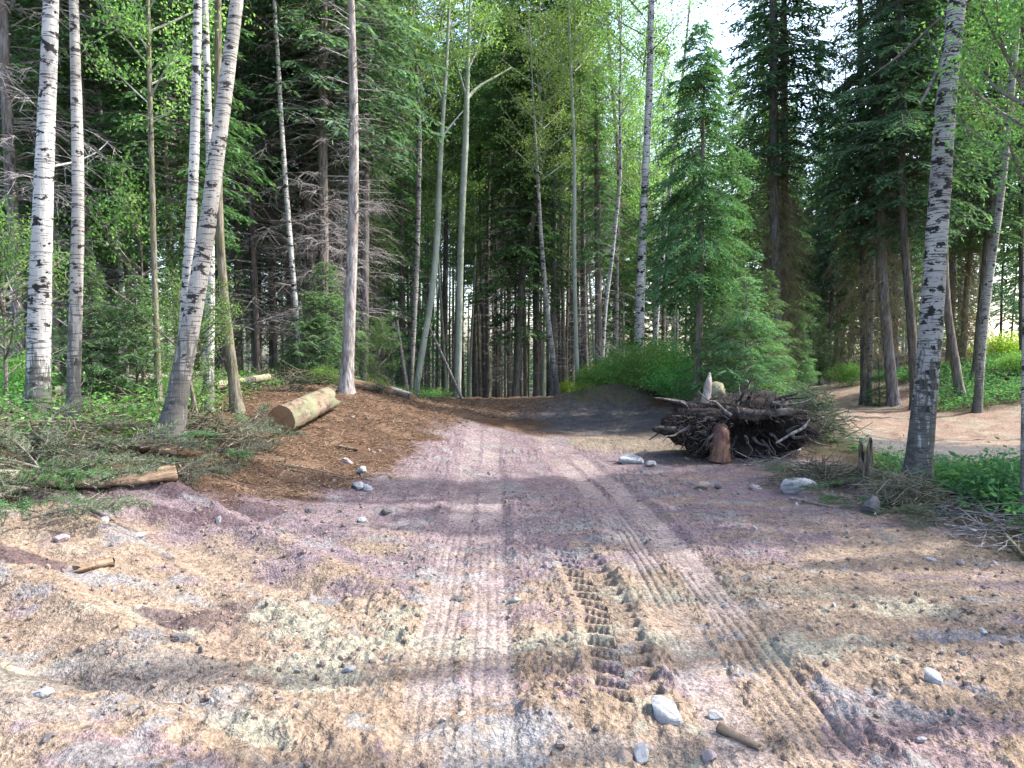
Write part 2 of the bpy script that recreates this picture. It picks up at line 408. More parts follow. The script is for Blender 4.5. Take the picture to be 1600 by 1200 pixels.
# ------------------------------------------------------------------ soil
def smix(c, m, d):
    m = np.asarray(m)[:, None]
    return c * (1 - m) + np.array(d) * m
def soil_shade_colour(X, Y):
    n = len(X)
    c = np.tile([.45, .345, .262], (n, 1))
    hf = .22 * fbm(X * 11, Y * 13, 171, 4, .6)
    b1 = fbm(X * .9, Y * .9, 101, 4) + hf * .6; b2 = fbm(X * 1.6 + 7, Y * 2.6, 111, 4) + hf; b3 = fbm(X * 3.2, Y * 4.5, 121, 4) + hf; b4 = fbm(X * 1.1, Y * 2.2 + 30, 131, 5) + hf
    c = smix(c, sm(b1, -.1, .5) * .6, (.37, .27, .19))
    mauve = sm(Y + 1.6 * b1 - .35 * (X > 1.2) * (X - 1.2) + .9 * b2, 5.3, 6.0) * sm(13.2 + 1.5 * b2 - Y, -.3, .6)  # mauve shade of the middle ground, painted into the soil colour
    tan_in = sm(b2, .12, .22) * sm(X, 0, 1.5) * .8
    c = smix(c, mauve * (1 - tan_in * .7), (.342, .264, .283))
    c = smix(c, sm(b4 + .35 * b3, .24, .38) * sm(5.8 - Y, 0, .5) * .75, (.37, .275, .30))  # streaks of the mauve shade painted over the near dirt
    c = smix(c, sm(b3 + .4 * b4, .34, .46) * .7, (.37, .37, .37))
    c = smix(c, sm(-b4 - .5 * b3, .26, .4) * sm(5.4 - Y, 0, .6) * .55, (.52, .54, .43))  # greenish white highlights painted into the near dirt
    c = smix(c, sm(fbm(X * 1.3, Y * 3, 141, 4), .36, .5) * sm(4.8 - Y, 0, .5) * sm(1 - X, 0, .8) * .4, (.46, .46, .46))
    c = smix(c, sm(fbm(X * 1.0 + 2, Y * 2, 151, 4), .24, .38) * sm(-X, .3, 1.2) * sm(7.5 - Y, 0, .8) * .5, (.33, .32, .31))
    c = smix(c, sm(fbm(X * 1.2 + 2, Y * 1.7, 155, 4), .27, .36) * sm(-X, 1.3, 2.) * .8, (.15, .1, .115))
    # bark-brown slope behind, left of the road
    edge = X - np.interp(Y, [6.5, 8, 9, 10.5, 12, 14, 16, 19], [-2.6, -1.9, -1.5, -1.3, -.9, -.6, .0, .3]) + .5 * b2
    bark = sm(-edge, -.1, .3) * sm(Y + b1, 7.0, 7.8)
    far_b = sm(Y + b1 * 1.5 + .5 * X, 12.5, 13.4)
    bark = np.maximum(bark, far_b)
    c = smix(c, bark, (.17, .105, .07))
    c = smix(c, bark * sm(b3, .0, .3) * .6, (.33, .22, .15))
    # grey churned tracks over the crest, spoil mound
    dk = sm(1.5 + .8 * b2 - np.abs(X - 1.7), -.2, .5) * sm(Y + b1, 12.6, 13.6) * sm(22 - Y, 0, 2)
    c = smix(c, dk, (.15, .145, .15))
    c = smix(c, dk * sm(b3, .1, .35) * .6, (.27, .22, .2))
    mo = sm(np.exp(-(((X - 2.5) / 1.3) ** 2 + ((Y - 17) / 1.3) ** 2)) + .2 * b3, .25, .5)
    c = smix(c, mo, (.15, .14, .1)); c = smix(c, mo * sm(b2, 0, .3) * .7, (.11, .14, .06))
    # light dirt beside the root wad
    c = smix(c, sm(np.exp(-(((X - 2.4) / 1.5) ** 2 + ((Y - 12.3) / .8) ** 2)) + .25 * b2, .3, .55), (.4, .33, .26))
    # forest floor
    le = X - np.interp(Y, [0, 3, 5, 6.5, 8, 10, 12, 14.5, 16, 20, 26], [-6, -5, -4, -3.3, -3.4, -4, -4.2, -3.6, -2.2, -1.2, -1]) + .5 * b2
    ff = sm(-le, -.2, .4) * sm(Y, 3, 5)
    re = X - np.interp(Y, [0, 4, 6, 8, 9.5, 11, 13, 15, 18, 22], [5, 4.2, 3.9, 4.3, 4.4, 4.6, 4.2, 3.2, 3.4, 1.5]) + .4 * b2
    ff = np.maximum(ff, sm(re, -.2, .4))
    ff = np.maximum(ff, sm(Y, 20, 23))
    c = smix(c, ff, (.1, .085, .05))
    c = smix(c, ff * sm(b3, .0, .3) * .6, (.16, .13, .085))
    c = smix(c, ff * sm(b2, .1, .4) * .6, (.07, .11, .04))
    pm = path_mask(X, Y)
    c = smix(c, pm, (.43, .31, .245))
    c = smix(c, pm * sm(b3, .05, .25) * .7, (.5, .46, .36))
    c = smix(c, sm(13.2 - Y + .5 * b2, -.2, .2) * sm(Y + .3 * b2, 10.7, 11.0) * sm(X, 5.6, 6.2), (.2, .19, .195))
    c = smix(c, track_mask(X, Y) * .65 * sm(fbm(X * 2, Y, 161, 2), -.5, .2), (.57, .47, .44))
    g = c.mean(1, keepdims=True)
    return c * .44
def spaced(a, b, s0, g, lo):
    """coordinates between a and b with step s0 within |x|<lo growing by g outside"""
    xs = list(np.arange(0, lo, s0)); s = s0
    while xs[-1] < b: s *= g; xs.append(xs[-1] + s)
    return xs
def build_ground():
    xr = spaced(0, 110, .0078, 1.022, 1.85)
    xl = spaced(0, 110, .0078, 1.02, .8)
    xs = np.array(sorted(set([-v for v in xl[1:]] + xr)))
    ys = [2.2]; s = .0125
    while ys[-1] < 170:
        ys.append(ys[-1] + s); s *= 1.0042 if ys[-1] < 7 else 1.0085
    back = [2.2]; s = .03
    while back[-1] > -40: back.append(back[-1] - s); s *= 1.08
    ys = np.array(sorted(set(back[1:] + ys)))
    X, Y = np.meshgrid(xs, ys)
    Xf, Yf = X.ravel(), Y.ravel()
    Z = H(Xf, Yf)
    ny, nx = X.shape
    idx = np.arange(nx * ny).reshape(ny, nx)
    F = np.stack([idx[:-1, :-1], idx[:-1, 1:], idx[1:, 1:], idx[1:, :-1]], -1).reshape(-1, 4)
    q = Q(); q.add(np.stack([Xf, Yf, Z], 1), F)
    t = NT('soil')
    at_ = t.n('ShaderNodeAttribute'); at_.attribute_name = 'soil_shade_tint'
    w = t.coord('World')
    n1 = t.noise(w, 24, 4, .65); n2 = t.noise(w, 60, 2, .6); n3 = t.noise(w, 5, 4, .6)
    col = t.mix(1, at_.outputs['Color'], t.ramp(n1, [(.3, .5), (.45, .9), (.7, 1.3)]), 'MULTIPLY')
    col = t.mix(1, col, t.ramp(n2, [(.3, .6), (.52, 1), (.75, 1.35)]), 'MULTIPLY')
    col = t.mix(1, col, t.ramp(n3, [(.3, .8), (.7, 1.18)]), 'MULTIPLY')
    h = t.math('ADD', n1, t.math('MULTIPLY', n2, .35))
    mat = t.done(col, .95, t.bump(h, .05, .75), .08)
    me = q.mesh('ground', [mat])
    c = soil_shade_colour(Xf, Yf)
    ca = me.color_attributes.new('soil_shade_tint', 'FLOAT_COLOR', 'POINT')
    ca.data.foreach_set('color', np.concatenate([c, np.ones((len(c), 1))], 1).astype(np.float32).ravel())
    o = obj('ground', me); o['kind'] = 'structure'
build_ground()

# ------------------------------------------------------------------ crowns
def conifer_q(seed, h, z0, R, nb=240, up=.15, droop=.5, leafL=.09, leafW=.03, tw=14, k=5, powr=.85, taper_in=.12, mats=('wood', 'leaf'), topless=False):
    rng = np.random.default_rng(seed)
    u = np.sort(rng.random(nb) ** .95)
    z = z0 + (h - z0) * u
    L = R * (1 - u) ** powr * rng.uniform(.55, 1.12, nb) * np.clip(.45 + u / taper_in * .55, 0, 1) + .12
    az = np.arange(nb) * 2.39996 + rng.normal(0, .5, nb)
    ex = np.stack([np.cos(az), np.sin(az), 0 * az], 1)
    dr = droop * rng.uniform(.6, 1.4, nb); upb = up * rng.uniform(.3, 1.6, nb) + .35 * u ** 3
    def P(i, s):
        return np.concatenate([ex[i][:, :2] * (L[i] * s)[:, None], (z[i] + L[i] * (upb[i] * s - dr[i] * s * s * (1 - .35 * s)))[:, None]], 1)
    q = Q()
    S = np.linspace(0, 1, 5)
    PP = np.stack([P(np.arange(nb), np.full(nb, s)) for s in S], 1)
    tubes(q, PP, (.006 + .011 * L)[:, None] * (1 - .85 * S)[None], 3, 0)
    cnt = np.maximum((tw * L / max(R, .1) * 1.3).astype(int), 4)
    bi = np.repeat(np.arange(nb), cnt); n = len(bi)
    s = rng.random(n) ** .8 * .93 + .07
    base = P(bi, s)
    side = np.where(rng.random(n) < .5, -1, 1)
    ang = az[bi] + side * rng.uniform(.5, 1.15, n)
    d = nrm(np.stack([np.cos(ang), np.sin(ang), -.15 - dr[bi] * s * rng.uniform(.5, 1.3, n)], 1))
    tl = np.minimum((.18 + .5 * (1 - s)) * L[bi], .55) * rng.uniform(.6, 1.1, n) + .05
    # twig ribbon
    sid = nrm(np.cross(d, np.array([0, 0, 1.])) + .4 * rdir(rng, n))
    leaves(q, base, d, sid, tl, np.full(n, leafW * 1.3), 1)
    tt = np.tile(np.linspace(.15, 1, k), n); ti = np.repeat(np.arange(n), k); m = len(ti)
    pos = base[ti] + d[ti] * (tl[ti] * tt)[:, None]; pos[:, 2] -= .12 * tl[ti] * tt * tt
    sgn = np.where(np.arange(m) % 2 == 0, 1, -1)[:, None]
    dd = nrm(d[ti] * .8 + sid[ti] * sgn * .8 + .45 * rdir(rng, m) + np.array([0, 0, -.12]))
    leaves(q, pos, dd, nrm(np.cross(dd, rdir(rng, m))), leafL * rng.uniform(.7, 1.35, m), leafW * rng.uniform(.7, 1.2, m), 1)
    return q
def deadwood_q(seed, z0, z1, R, nb=120, tw=9, droop=.35, rad=.008, beard=0):
    rng = np.random.default_rng(seed)
    z = rng.uniform(z0, z1, nb); L = R * rng.uniform(.35, 1.1, nb); az = rng.uniform(0, 2 * PI, nb)
    dr = droop * rng.uniform(.2, 1.6, nb); S = np.linspace(0, 1, 5)
    bend = rng.normal(0, .35, nb)
    def P(i, s):
        a = az[i] + bend[i] * s
        return np.stack([np.cos(a) * L[i] * s, np.sin(a) * L[i] * s, z[i] + L[i] * (.15 * s - dr[i] * s * s)], 1)
    q = Q()
    PP = np.stack([P(np.arange(nb), np.full(nb, s)) for s in S], 1)
    tubes(q, PP, (rad * (.6 + L / R))[:, None] * (1 - .75 * S)[None], 3, 0)
    n = nb * tw; bi = np.repeat(np.arange(nb), tw); s = rng.uniform(.2, 1, n)
    b = P(bi, s)
    ang = az[bi] + np.where(rng.random(n) < .5, -1, 1) * rng.uniform(.3, 1.4, n)
    d = nrm(np.stack([np.cos(ang), np.sin(ang), rng.normal(-.25 - beard, .35, n)], 1))
    tl = L[bi] * rng.uniform(.12, .4, n)
    m1 = b + d * (tl * .5)[:, None] + .06 * tl[:, None] * rdir(rng, n)
    e1 = b + d * tl[:, None] + np.array([0, 0, -1.]) * (tl * rng.uniform(0, .35, n))[:, None]
    tubes(q, np.stack([b, m1, e1], 1), rad * .55 * np.array([1, .7, .25])[None] * np.ones((n, 1)), 3, 0)
    if beard:
        m = n * 3; ti = np.repeat(np.arange(n), 3); u = rng.random(m)[:, None]
        pos = b[ti] * (1 - u) + e1[ti] * u
        dd = nrm(np.array([0, 0, -1.]) + .7 * rdir(rng, m))
        leaves(q, pos, dd, nrm(np.cross(dd, rdir(rng, m))), rng.uniform(.05, .16, m), rng.uniform(.008, .02, m), 0)
    return q
def broadleaf_q(seed, z0, z1, R, nl=26, sub=7, per=24, leaf=.065, spread=.22, upw=.7):
    """limbs, twigs and many loose leaves round the twigs"""
    rng = np.random.default_rng(seed)
    q = Q()
    u = np.linspace(0, 1, nl) + rng.normal(0, .02, nl)
    z = z0 + (z1 - z0) * .85 * np.clip(u, 0, 1); az = np.arange(nl) * 2.4 + rng.normal(0, .4, nl)
    L = R * (.55 + .6 * np.sin(PI * np.clip(u * .85 + .12, 0, 1))) * rng.uniform(.6, 1.1, nl)
    S = np.linspace(0, 1, 5)
    w = rng.normal(0, .25, nl)
    def P(i, s):
        a = az[i] + w[i] * s
        return np.stack([np.cos(a) * L[i] * s, np.sin(a) * L[i] * s, z[i] + L[i] * (upw * s + .12 * s * s)], 1)
    tubes(q, np.stack([P(np.arange(nl), np.full(nl, s)) for s in S], 1), (.008 + .016 * L / max(R, .1))[:, None] * (1 - .8 * S)[None], 4, 0)
    n = nl * sub; bi = np.repeat(np.arange(nl), sub); s = rng.uniform(.3, 1, n)
    b = P(bi, s); d = nrm(rdir(rng, n) + np.array([0, 0, .25])); tl = R * rng.uniform(.18, .45, n)
    e1 = b + d * tl[:, None]
    tubes(q, np.stack([b, (b + e1) / 2 + .05 * rdir(rng, n), e1], 1), .006 * np.array([1, .7, .3])[None] * np.ones((n, 1)), 3, 0)
    m = n * per; ti = np.repeat(np.arange(n), per); uu = rng.uniform(.25, 1.1, m)[:, None]
    pos = b[ti] * (1 - uu) + e1[ti] * uu + rng.normal(0, spread * .5, (m, 3)) * np.array([1, 1, .7])
    dd = nrm(rdir(rng, m) + np.array([0, 0, -.3]))
    leaves(q, pos, dd, nrm(np.cross(dd, rdir(rng, m))), leaf * rng.uniform(.7, 1.3, m), leaf * .75 * rng.uniform(.7, 1.2, m), 1)
    return q
CR = {}
def crown(key, f, mats):
    CR[key] = f.mesh(key, mats, False)
W_, DC = M['dead'], M['dark_conifer']
# far crowns (coarser leaves), heights relative to the tree base
crown('spruce_a', conifer_q(1, 19, 5.5, 2.1, 300, .1, .55, .15, .05, 15, 4), [DC, M['spruce']])
crown('spruce_b', conifer_q(2, 22, 8.5, 2.3, 300, .1, .5, .16, .055, 15, 4), [DC, M['spruce']])
crown('spruce_c', conifer_q(3, 16, 3.2, 1.9, 320, .15, .45, .14, .045, 15, 4), [DC, M['fir']])
crown('spruce_d', conifer_q(4, 14, 2.0, 1.7, 300, .1, .6, .14, .045, 14, 4), [DC, M['palefir']])
crown('tuft_pine', conifer_q(5, 20, 11.5, 1.8, 150, .3, .3, .17, .05, 13, 5), [DC, M['fir']])
crown('aspen_a', broadleaf_q(11, 8, 17, 2.3, 30, 8, 30, .08, .35), [M['aspen'], M['aspenleaf']])
crown('aspen_b', broadleaf_q(12, 6, 13, 1.7, 26, 8, 34, .075, .3), [M['aspen'], M['aspenleaf']])
crown('birch_a', broadleaf_q(13, 6, 14, 2.0, 24, 8, 34, .06, .32), [M['moss_bark'], M['birchleaf']])
crown('birch_b', broadleaf_q(14, 9, 17, 2.2, 22, 8, 34, .06, .32), [M['moss_bark'], M['birchleaf']])
crown('dead_a', deadwood_q(21, 1.0, 9, 1.4, 230, 12, .35, .0075), [W_])
crown('dead_b', deadwood_q(22, 1.2, 11, 1.2, 240, 11, .45, .007), [W_])
crown('dead_c', deadwood_q(23, 1.0, 9, .9, 130, 7, .2), [M['dead']])
crown('beard_a', deadwood_q(24, 1.2, 7, 1.15, 340, 12, .7, .007, .6), [M['beard']])
crown('beard_b', deadwood_q(25, 2.5, 9, .8, 170, 12, .8, .007, .6), [M['beard']])
crown('young_fir', conifer_q(31, 2.7, .15, .95, 130, .35, .25, .055, .017, 18, 7), [DC, M['palefir']])
crown('young_spruce', conifer_q(32, 3.6, .2, 1.0, 170, .2, .35, .06, .018, 20, 7), [DC, M['palefir']])
crown('sapling_leaf', broadleaf_q(33, .5, 3.0, .9, 18, 9, 30, .045, .2), [M['dark_conifer'], M['birchleaf']])

def trunk_me(P, R, mat, S=10, K=None, seed=0, flare=True):
    P = np.asarray(P, float); R = np.asarray(R, float)
    K = K or 26
    X, r = resample(P, R, K)
    rng = np.random.default_rng(seed)
    if flare: r[0] *= 1.55; r[1] *= 1.16
    q = Q(); tubes(q, X[None], r[None], S, 0, .025, seed)
    return q.mesh('trunk', [mat], True)
TR = {}
for key, mat, r, hh in (('dark', 'dark_conifer', .13, 19), ('grey', 'conifer', .14, 22), ('thin', 'dark_conifer', .065, 15), ('mossy', 'moss_bark', .08, 14), ('pale', 'aspen', .075, 16), ('white', 'birch', .1, 16)):
    for v in range(3):
        rng = np.random.default_rng(hash_seed := (len(key) * 31 + v * 7 + ord(key[0])))
        zz = np.linspace(-.3, hh, 9)
        bx = np.cumsum(rng.normal(0, .05, 9)); by = np.cumsum(rng.normal(0, .05, 9))
        bx -= bx[0]; by -= by[0]
        TR[key, v] = trunk_me(np.stack([bx, by, zz], 1), r * np.linspace(1, .2, 9), M[mat], 8, 18, v)

# ------------------------------------------------------------------ traced trees
# each: pixels of its trunk from the base up with widths, bark, crown, own label, optional distance and height
def traced(name, pts, mat, crowns, label, cat='tree', D=None, top=None, extra=None, group=None, sink=.12, S=14):
    px, py = pts[0][0], pts[0][1]
    if D is None: x, y = ground_at(px, py)
    else: x, y = px_ray(px, py)[0] * D, D
    z = Hs(x, y) - sink
    P = []; R = []
    for (a, b, w) in pts:
        p = at(a, b, y); P.append(p - np.array([x, y, z])); R.append((w * .77 if w > 12 else w * .88) * y / FPX / 2)
    P[0] = np.array([0, 0, 0.])
    if top and P[-1][2] < top:
        d = P[-1] - P[max(0, len(P) - 3)]; d = d / max(d[2], .1)
        n = 3
        last = P[-1]; r = R[-1]
        for i in range(1, n + 1):
            hh = (top - last[2]) * i / n
            P.append(last + d * hh * .7 + np.array([0, 0, hh * .3])); R.append(r * (1 - .85 * i / n))
    t = thing(name, label, cat, (x, y, z), 0, group)
    seed = int(px * 7 + py) % 9999
    K = max(16, min(60, int(P[-1][2] * 4)))
    obj('trunk', trunk_me(P, R, M[mat], S, K, seed), t)
    Pa = np.array(P)
    for nm, key, dz, sc in crowns:
        o = obj(nm, CR[key], t)
        zc = dz + (9 if 'dead' not in key and 'beard' not in key else 4) * sc * .4
        ox = np.interp(zc, Pa[:, 2], Pa[:, 0]); oy = np.interp(zc, Pa[:, 2], Pa[:, 1])
        o.location = (ox, oy, dz); o.scale = (sc, sc, sc); o.rotation_euler = (0, 0, (seed * 1.7) % 6.28)
        if nm == 'dead_branches': o['kind'] = 'stuff'
    if extra: extra(t, np.array([x, y, z]))
    return t
def limb_from(pxs, D, mat, name='branch'):
    def f(t, base):
        for pts in pxs:
            P = [at(a, b, D) + np.array([0, dy, 0]) - base for (a, b, w, dy) in pts]
            R = [w * D / FPX / 2 for (_, _, w, _) in pts]
            X, r = resample(P, R, 12)
            q = Q(); tubes(q, X[None], r[None], 6, 0, .03, 3)
            obj(name, q.mesh(name, [M[mat]]), t)
    return f
cr, db = 'crown', 'dead_branches'
traced('birch_tree', [(58, 648, 46), (60, 560, 44), (63, 450, 41), (67, 330, 37), (71, 220, 33), (77, 100, 30), (80, 0, 27)], 'birch', [(cr, 'birch_b', 0, .8)],
       'thick white birch with black scars, closest trunk on the left bank', top=15,
       extra=limb_from([[(85, 260, 4, 0), (105, 245, 3, .2), (128, 228, 2, .3), (140, 205, 1, .4)]], 8.7, 'birch'))
traced('birch_tree', [(113, 664, 27), (116, 560, 25), (119, 450, 25), (123, 330, 23), (121, 200, 21), (118, 100, 19), (115, 0, 17)], 'grey_birch', [(cr, 'birch_a', 2, .8)],
       'slim grey birch standing just right of the thick white birch', top=14)
traced('birch_tree', [(262, 688, 50), (275, 620, 40), (292, 545, 37), (312, 440, 35), (330, 310, 32), (345, 200, 29), (358, 90, 27), (372, 0, 25)], 'grey_birch', [(cr, 'birch_b', -1, .75)],
       'leaning birch with rough grey base crossing two other birches', top=13, S=18)
traced('birch_tree', [(279, 684, 26), (284, 600, 24), (290, 480, 23), (298, 370, 21), (304, 250, 19), (307, 120, 17), (309, 0, 16)], 'birch', [(cr, 'birch_a', 1, .8)],
       'bright white upright birch rising behind the leaning birch', top=14)
traced('birch_tree', [(324, 636, 22), (328, 520, 20), (329, 400, 16), (328, 250, 13), (323, 100, 12), (320, 0, 11)], 'birch', [(cr, 'birch_b', 0, .8)],
       'slender white birch with shaggy bark behind the leaning birch', D=10.5, top=15)
traced('aspen_tree', [(372, 645, 25), (366, 600, 21), (353, 500, 19), (343, 380, 16), (340, 200, 14), (341, 0, 13)], 'moss_bark', [(cr, 'aspen_b', 3, .9)],
       'mossy grey trunk bowed left with pink scar near its foot', top=14)
traced('birch_tree', [(469, 605, 9), (464, 500, 9), (455, 400, 9.5), (447, 300, 9), (440, 200, 8), (435, 100, 7), (428, 0, 6)], 'birch', [(cr, 'birch_a', 2.5, .7)],
       'thin wavy white birch alone left of the grey pine', D=14.5, top=13)
traced('pine_tree', [(541, 603, 27), (544, 540, 25), (550, 420, 22), (553, 280, 20), (553, 140, 17), (549, 50, 15), (549, 0, 14)], 'pine', [(cr, 'tuft_pine', -1, .9), (db, 'dead_c', 2, .8)],
       'straight grey pine sunlit on its right side above brown slope', D=12.8, top=17, S=16)
traced('spruce_tree', [(568, 605, 19), (570, 400, 17), (572, 200, 15), (567, 0, 13)], 'conifer', [(cr, 'spruce_b', -2, .85), (db, 'dead_a', .5, .9)],
       'dark spruce trunk half hidden right behind the grey pine', D=17, top=18)
traced('spruce_tree', [(495, 604, 19), (488, 450, 17), (480, 330, 15), (474, 200, 12), (468, 60, 10)], 'dark_conifer', [(cr, 'spruce_a', 0, .85), (db, 'dead_b', 0, 1.1)],
       'dark spruce between thin white birch and grey pine', D=17, top=17)
traced('spruce_tree', [(30, 620, 25), (28, 500, 24), (22, 380, 22), (12, 200, 20), (4, 0, 18)], 'conifer', [(cr, 'tuft_pine', 0, .9), (db, 'dead_a', -.5, 1.2)],
       'grey barked spruce at left edge behind the thick birch', D=11.5, top=18)
traced('birch_tree', [(199, 590, 7), (194, 480, 8), (186, 390, 9), (176, 300, 8), (160, 200, 7), (148, 90, 6), (140, 0, 5)], 'birch', [(cr, 'sapling_leaf', 2.8, 1.3)],
       'thin pale birch curving left among green leaves', D=13, top=12)
traced('aspen_tree', [(249, 640, 14), (245, 540, 11), (241, 420, 10), (237, 260, 9), (233, 100, 8), (231, 0, 8)], 'moss_bark', [(cr, 'aspen_b', 0, .7)],
       'slim yellowish mossy aspen between slim birch and leaning birch', D=11, top=13)
traced('spruce_tree', [(182, 622, 15), (170, 560, 13), (157, 500, 13), (142, 420, 12), (132, 330, 11), (130, 200, 10)], 'moss_bark', [(cr, 'spruce_c', 3, .8), (db, 'dead_c', 0, 1)],
       'dark trunk leaning left behind the slim grey birch', D=12.5, top=15)
traced('spruce_tree', [(224, 600, 15), (222, 400, 15), (219, 200, 14), (216, 0, 13)], 'conifer', [(cr, 'spruce_a', 0, .9), (db, 'dead_a', 1, 1)],
       'straight brown spruce far behind the mossy aspen', D=17, top=19)
traced('spruce_tree', [(402, 605, 15), (398, 450, 14), (390, 300, 13), (380, 100, 12)], 'dark_conifer', [(cr, 'tuft_pine', 0, .9), (db, 'dead_a', 0, 1.3)],
       'dark spruce tangled in grey dead twigs left of thin birch', D=16, top=18)
traced('spruce_tree', [(430, 603, 11), (425, 400, 10), (418, 200, 9), (415, 0, 8)], 'dark_conifer', [(cr, 'spruce_c', 2, .8), (db, 'dead_b', 0, 1.2)],
       'narrow spruce with dead grey branches behind the cut log', D=18, top=16)
traced('spruce_tree', [(66, 615, 20), (70, 400, 18), (90, 200, 16), (98, 0, 15)], 'dark_conifer', [(cr, 'tuft_pine', 0, 1), (db, 'dead_b', 0, 1.2)],
       'dark spruce filling the gap between two leftmost birches', D=14, top=18)
# centre
traced('aspen_tree', [(640, 611, 9), (646, 520, 9), (651, 420, 10), (654, 300, 9), (656, 200, 8), (652, 120, 6), (648, 60, 4)], 'grey_birch', [(cr, 'aspen_b', 2, .95)],
       'straight pale aspen left of two leaning aspens at the crest', D=20, top=13)
traced('aspen_tree', [(647, 614, 12), (660, 545, 13), (674, 470, 13), (683, 380, 12), (686, 280, 10), (692, 180, 8), (698, 100, 6)], 'aspen', [(cr, 'aspen_b', 3, .9)],
       'aspen leaning right with a sunlit streak at the crest', D=19, top=13,
       extra=limb_from([[(690, 215, 4, 0), (705, 190, 3, .2), (722, 165, 2, .4)], [(692, 160, 4, 0), (680, 130, 3, .2), (670, 90, 2, .4)]], 19, 'aspen'))
traced('aspen_tree', [(714, 625, 15), (717, 520, 14), (719, 420, 13), (722, 320, 13), (727, 230, 12), (729, 150, 10), (732, 70, 6), (735, 0, 4)], 'aspen', [(cr, 'aspen_b', 3, 1.1)],
       'pale green aspen forking into spread limbs above the crest', D=21, top=14,
       extra=limb_from([[(729, 155, 6, 0), (745, 130, 5, .3), (770, 112, 4, .5), (800, 85, 2, .9)], [(728, 150, 5, 0), (715, 110, 4, -.3), (706, 60, 3, -.5), (700, 0, 2, -.5)],
                        [(731, 110, 4, 0), (745, 70, 3, .3), (758, 20, 2, .4)]], 21, 'aspen'))
traced('fir_tree', [(630, 618, 11), (628, 400, 10), (628, 250, 6), (629, 130, 2)], 'dark_conifer', [(cr, 'spruce_c', -1.5, .72)],
       'dark green fir left of the aspens with sky above its tip', D=23, sink=.3)
traced('fir_tree', [(806, 628, 13), (812, 500, 12), (816, 420, 12), (842, 300, 12), (842, 100, 9), (843, 20, 4)], 'dark_conifer', [(cr, 'spruce_c', -1.2, 1.02)],
       'tall layered fir with broad boughs right of the crest centre', D=24, top=15)
traced('spruce_tree', [(838, 628, 12), (838, 450, 12), (840, 300, 10)], 'dark_conifer', [(cr, 'spruce_a', 0, .8), (db, 'dead_b', .5, 1)],
       'dark trunk directly below the tall layered fir', D=25, top=15)
traced('aspen_tree', [(873, 626, 10), (864, 560, 10), (855, 490, 9), (851, 440, 8), (846, 380, 7)], 'grey_birch', [(cr, 'aspen_b', 1.5, .7)],
       'bare grey trunk leaning left beside the spoil mound', D=20, top=11)
traced('aspen_tree', [(903, 615, 8), (899, 500, 7), (897, 380, 7), (898, 250, 6), (893, 130, 5), (890, 60, 4)], 'aspen', [(cr, 'aspen_b', 3.4, .75)],
       'thin straight aspen behind the left end of the spoil mound', D=20, top=12)
traced('spruce_tree', [(935, 585, 14), (935, 450, 14), (934, 330, 12), (932, 230, 8)], 'dark_conifer', [(cr, 'spruce_d', 3, .55), (db, 'dead_b', 0, 1)],
       'short dark spruce trunk behind the leaning pale birch', D=24, top=11)
traced('birch_tree', [(938, 560, 6), (946, 480, 6), (957, 400, 6.5), (964, 330, 6), (971, 270, 5), (968, 180, 5)], 'birch', [(cr, 'aspen_b', 3, .8)],
       'very thin white birch leaning right above the green bushes', D=22, top=13)
traced('birch_tree', [(963, 540, 7), (964, 400, 7), (968, 260, 7), (956, 130, 6), (950, 40, 5)], 'grey_birch', [(cr, 'aspen_a', 1, .75)],
       'thin grey birch upright behind the leaning white one', D=25, top=15)
traced('birch_tree', [(997, 582, 21), (999, 500, 20), (1003, 400, 17), (1007, 300, 15), (1012, 200, 14), (1016, 100, 12), (1018, 0, 10)], 'birch', [(cr, 'birch_b', 0, .9)],
       'tall straight birch with heavy black marks behind the bushes', D=19, top=16)
traced('birch_tree', [(1020, 570, 8), (1027, 480, 8), (1036, 400, 7), (1044, 320, 6), (1062, 160, 5), (1075, 40, 4)], 'birch', [(cr, 'aspen_a', 0, .8)],
       'slanting thin birch just right of the black marked birch', D=23, top=15)
traced('fir_tree', [(1090, 630, 17), (1092, 540, 15), (1094, 430, 13), (1096, 330, 10), (1098, 220, 7), (1100, 120, 2)], 'dark_conifer',
       [], 'drooping green fir with bare lower trunk behind the root wad', D=14.5,
       extra=lambda t, b: obj('crown', conifer_q(77, 7.6, 2.3, 1.25, 210, .12, .8, .085, .022, 28, 7, .7, .2).mesh('crown', [DC, M['fir']], False), t))
traced('spruce_tree', [(1215, 590, 20), (1213, 450, 20), (1210, 300, 18), (1209, 150, 16), (1208, 0, 14)], 'conifer', [(cr, 'spruce_b', -1, .85), (db, 'beard_b', 1.0, .8)],
       'brown spruce bearded with lichen left of the path end', D=20, top=19)
traced('spruce_tree', [(1228, 590, 13), (1226, 400, 13), (1226, 200, 12), (1225, 0, 10)], 'moss_bark', [(cr, 'tuft_pine', 0, .8), (db, 'beard_a', .5, .8)],
       'mossy brown spruce standing close right of its bearded twin', D=20.6, top=18)
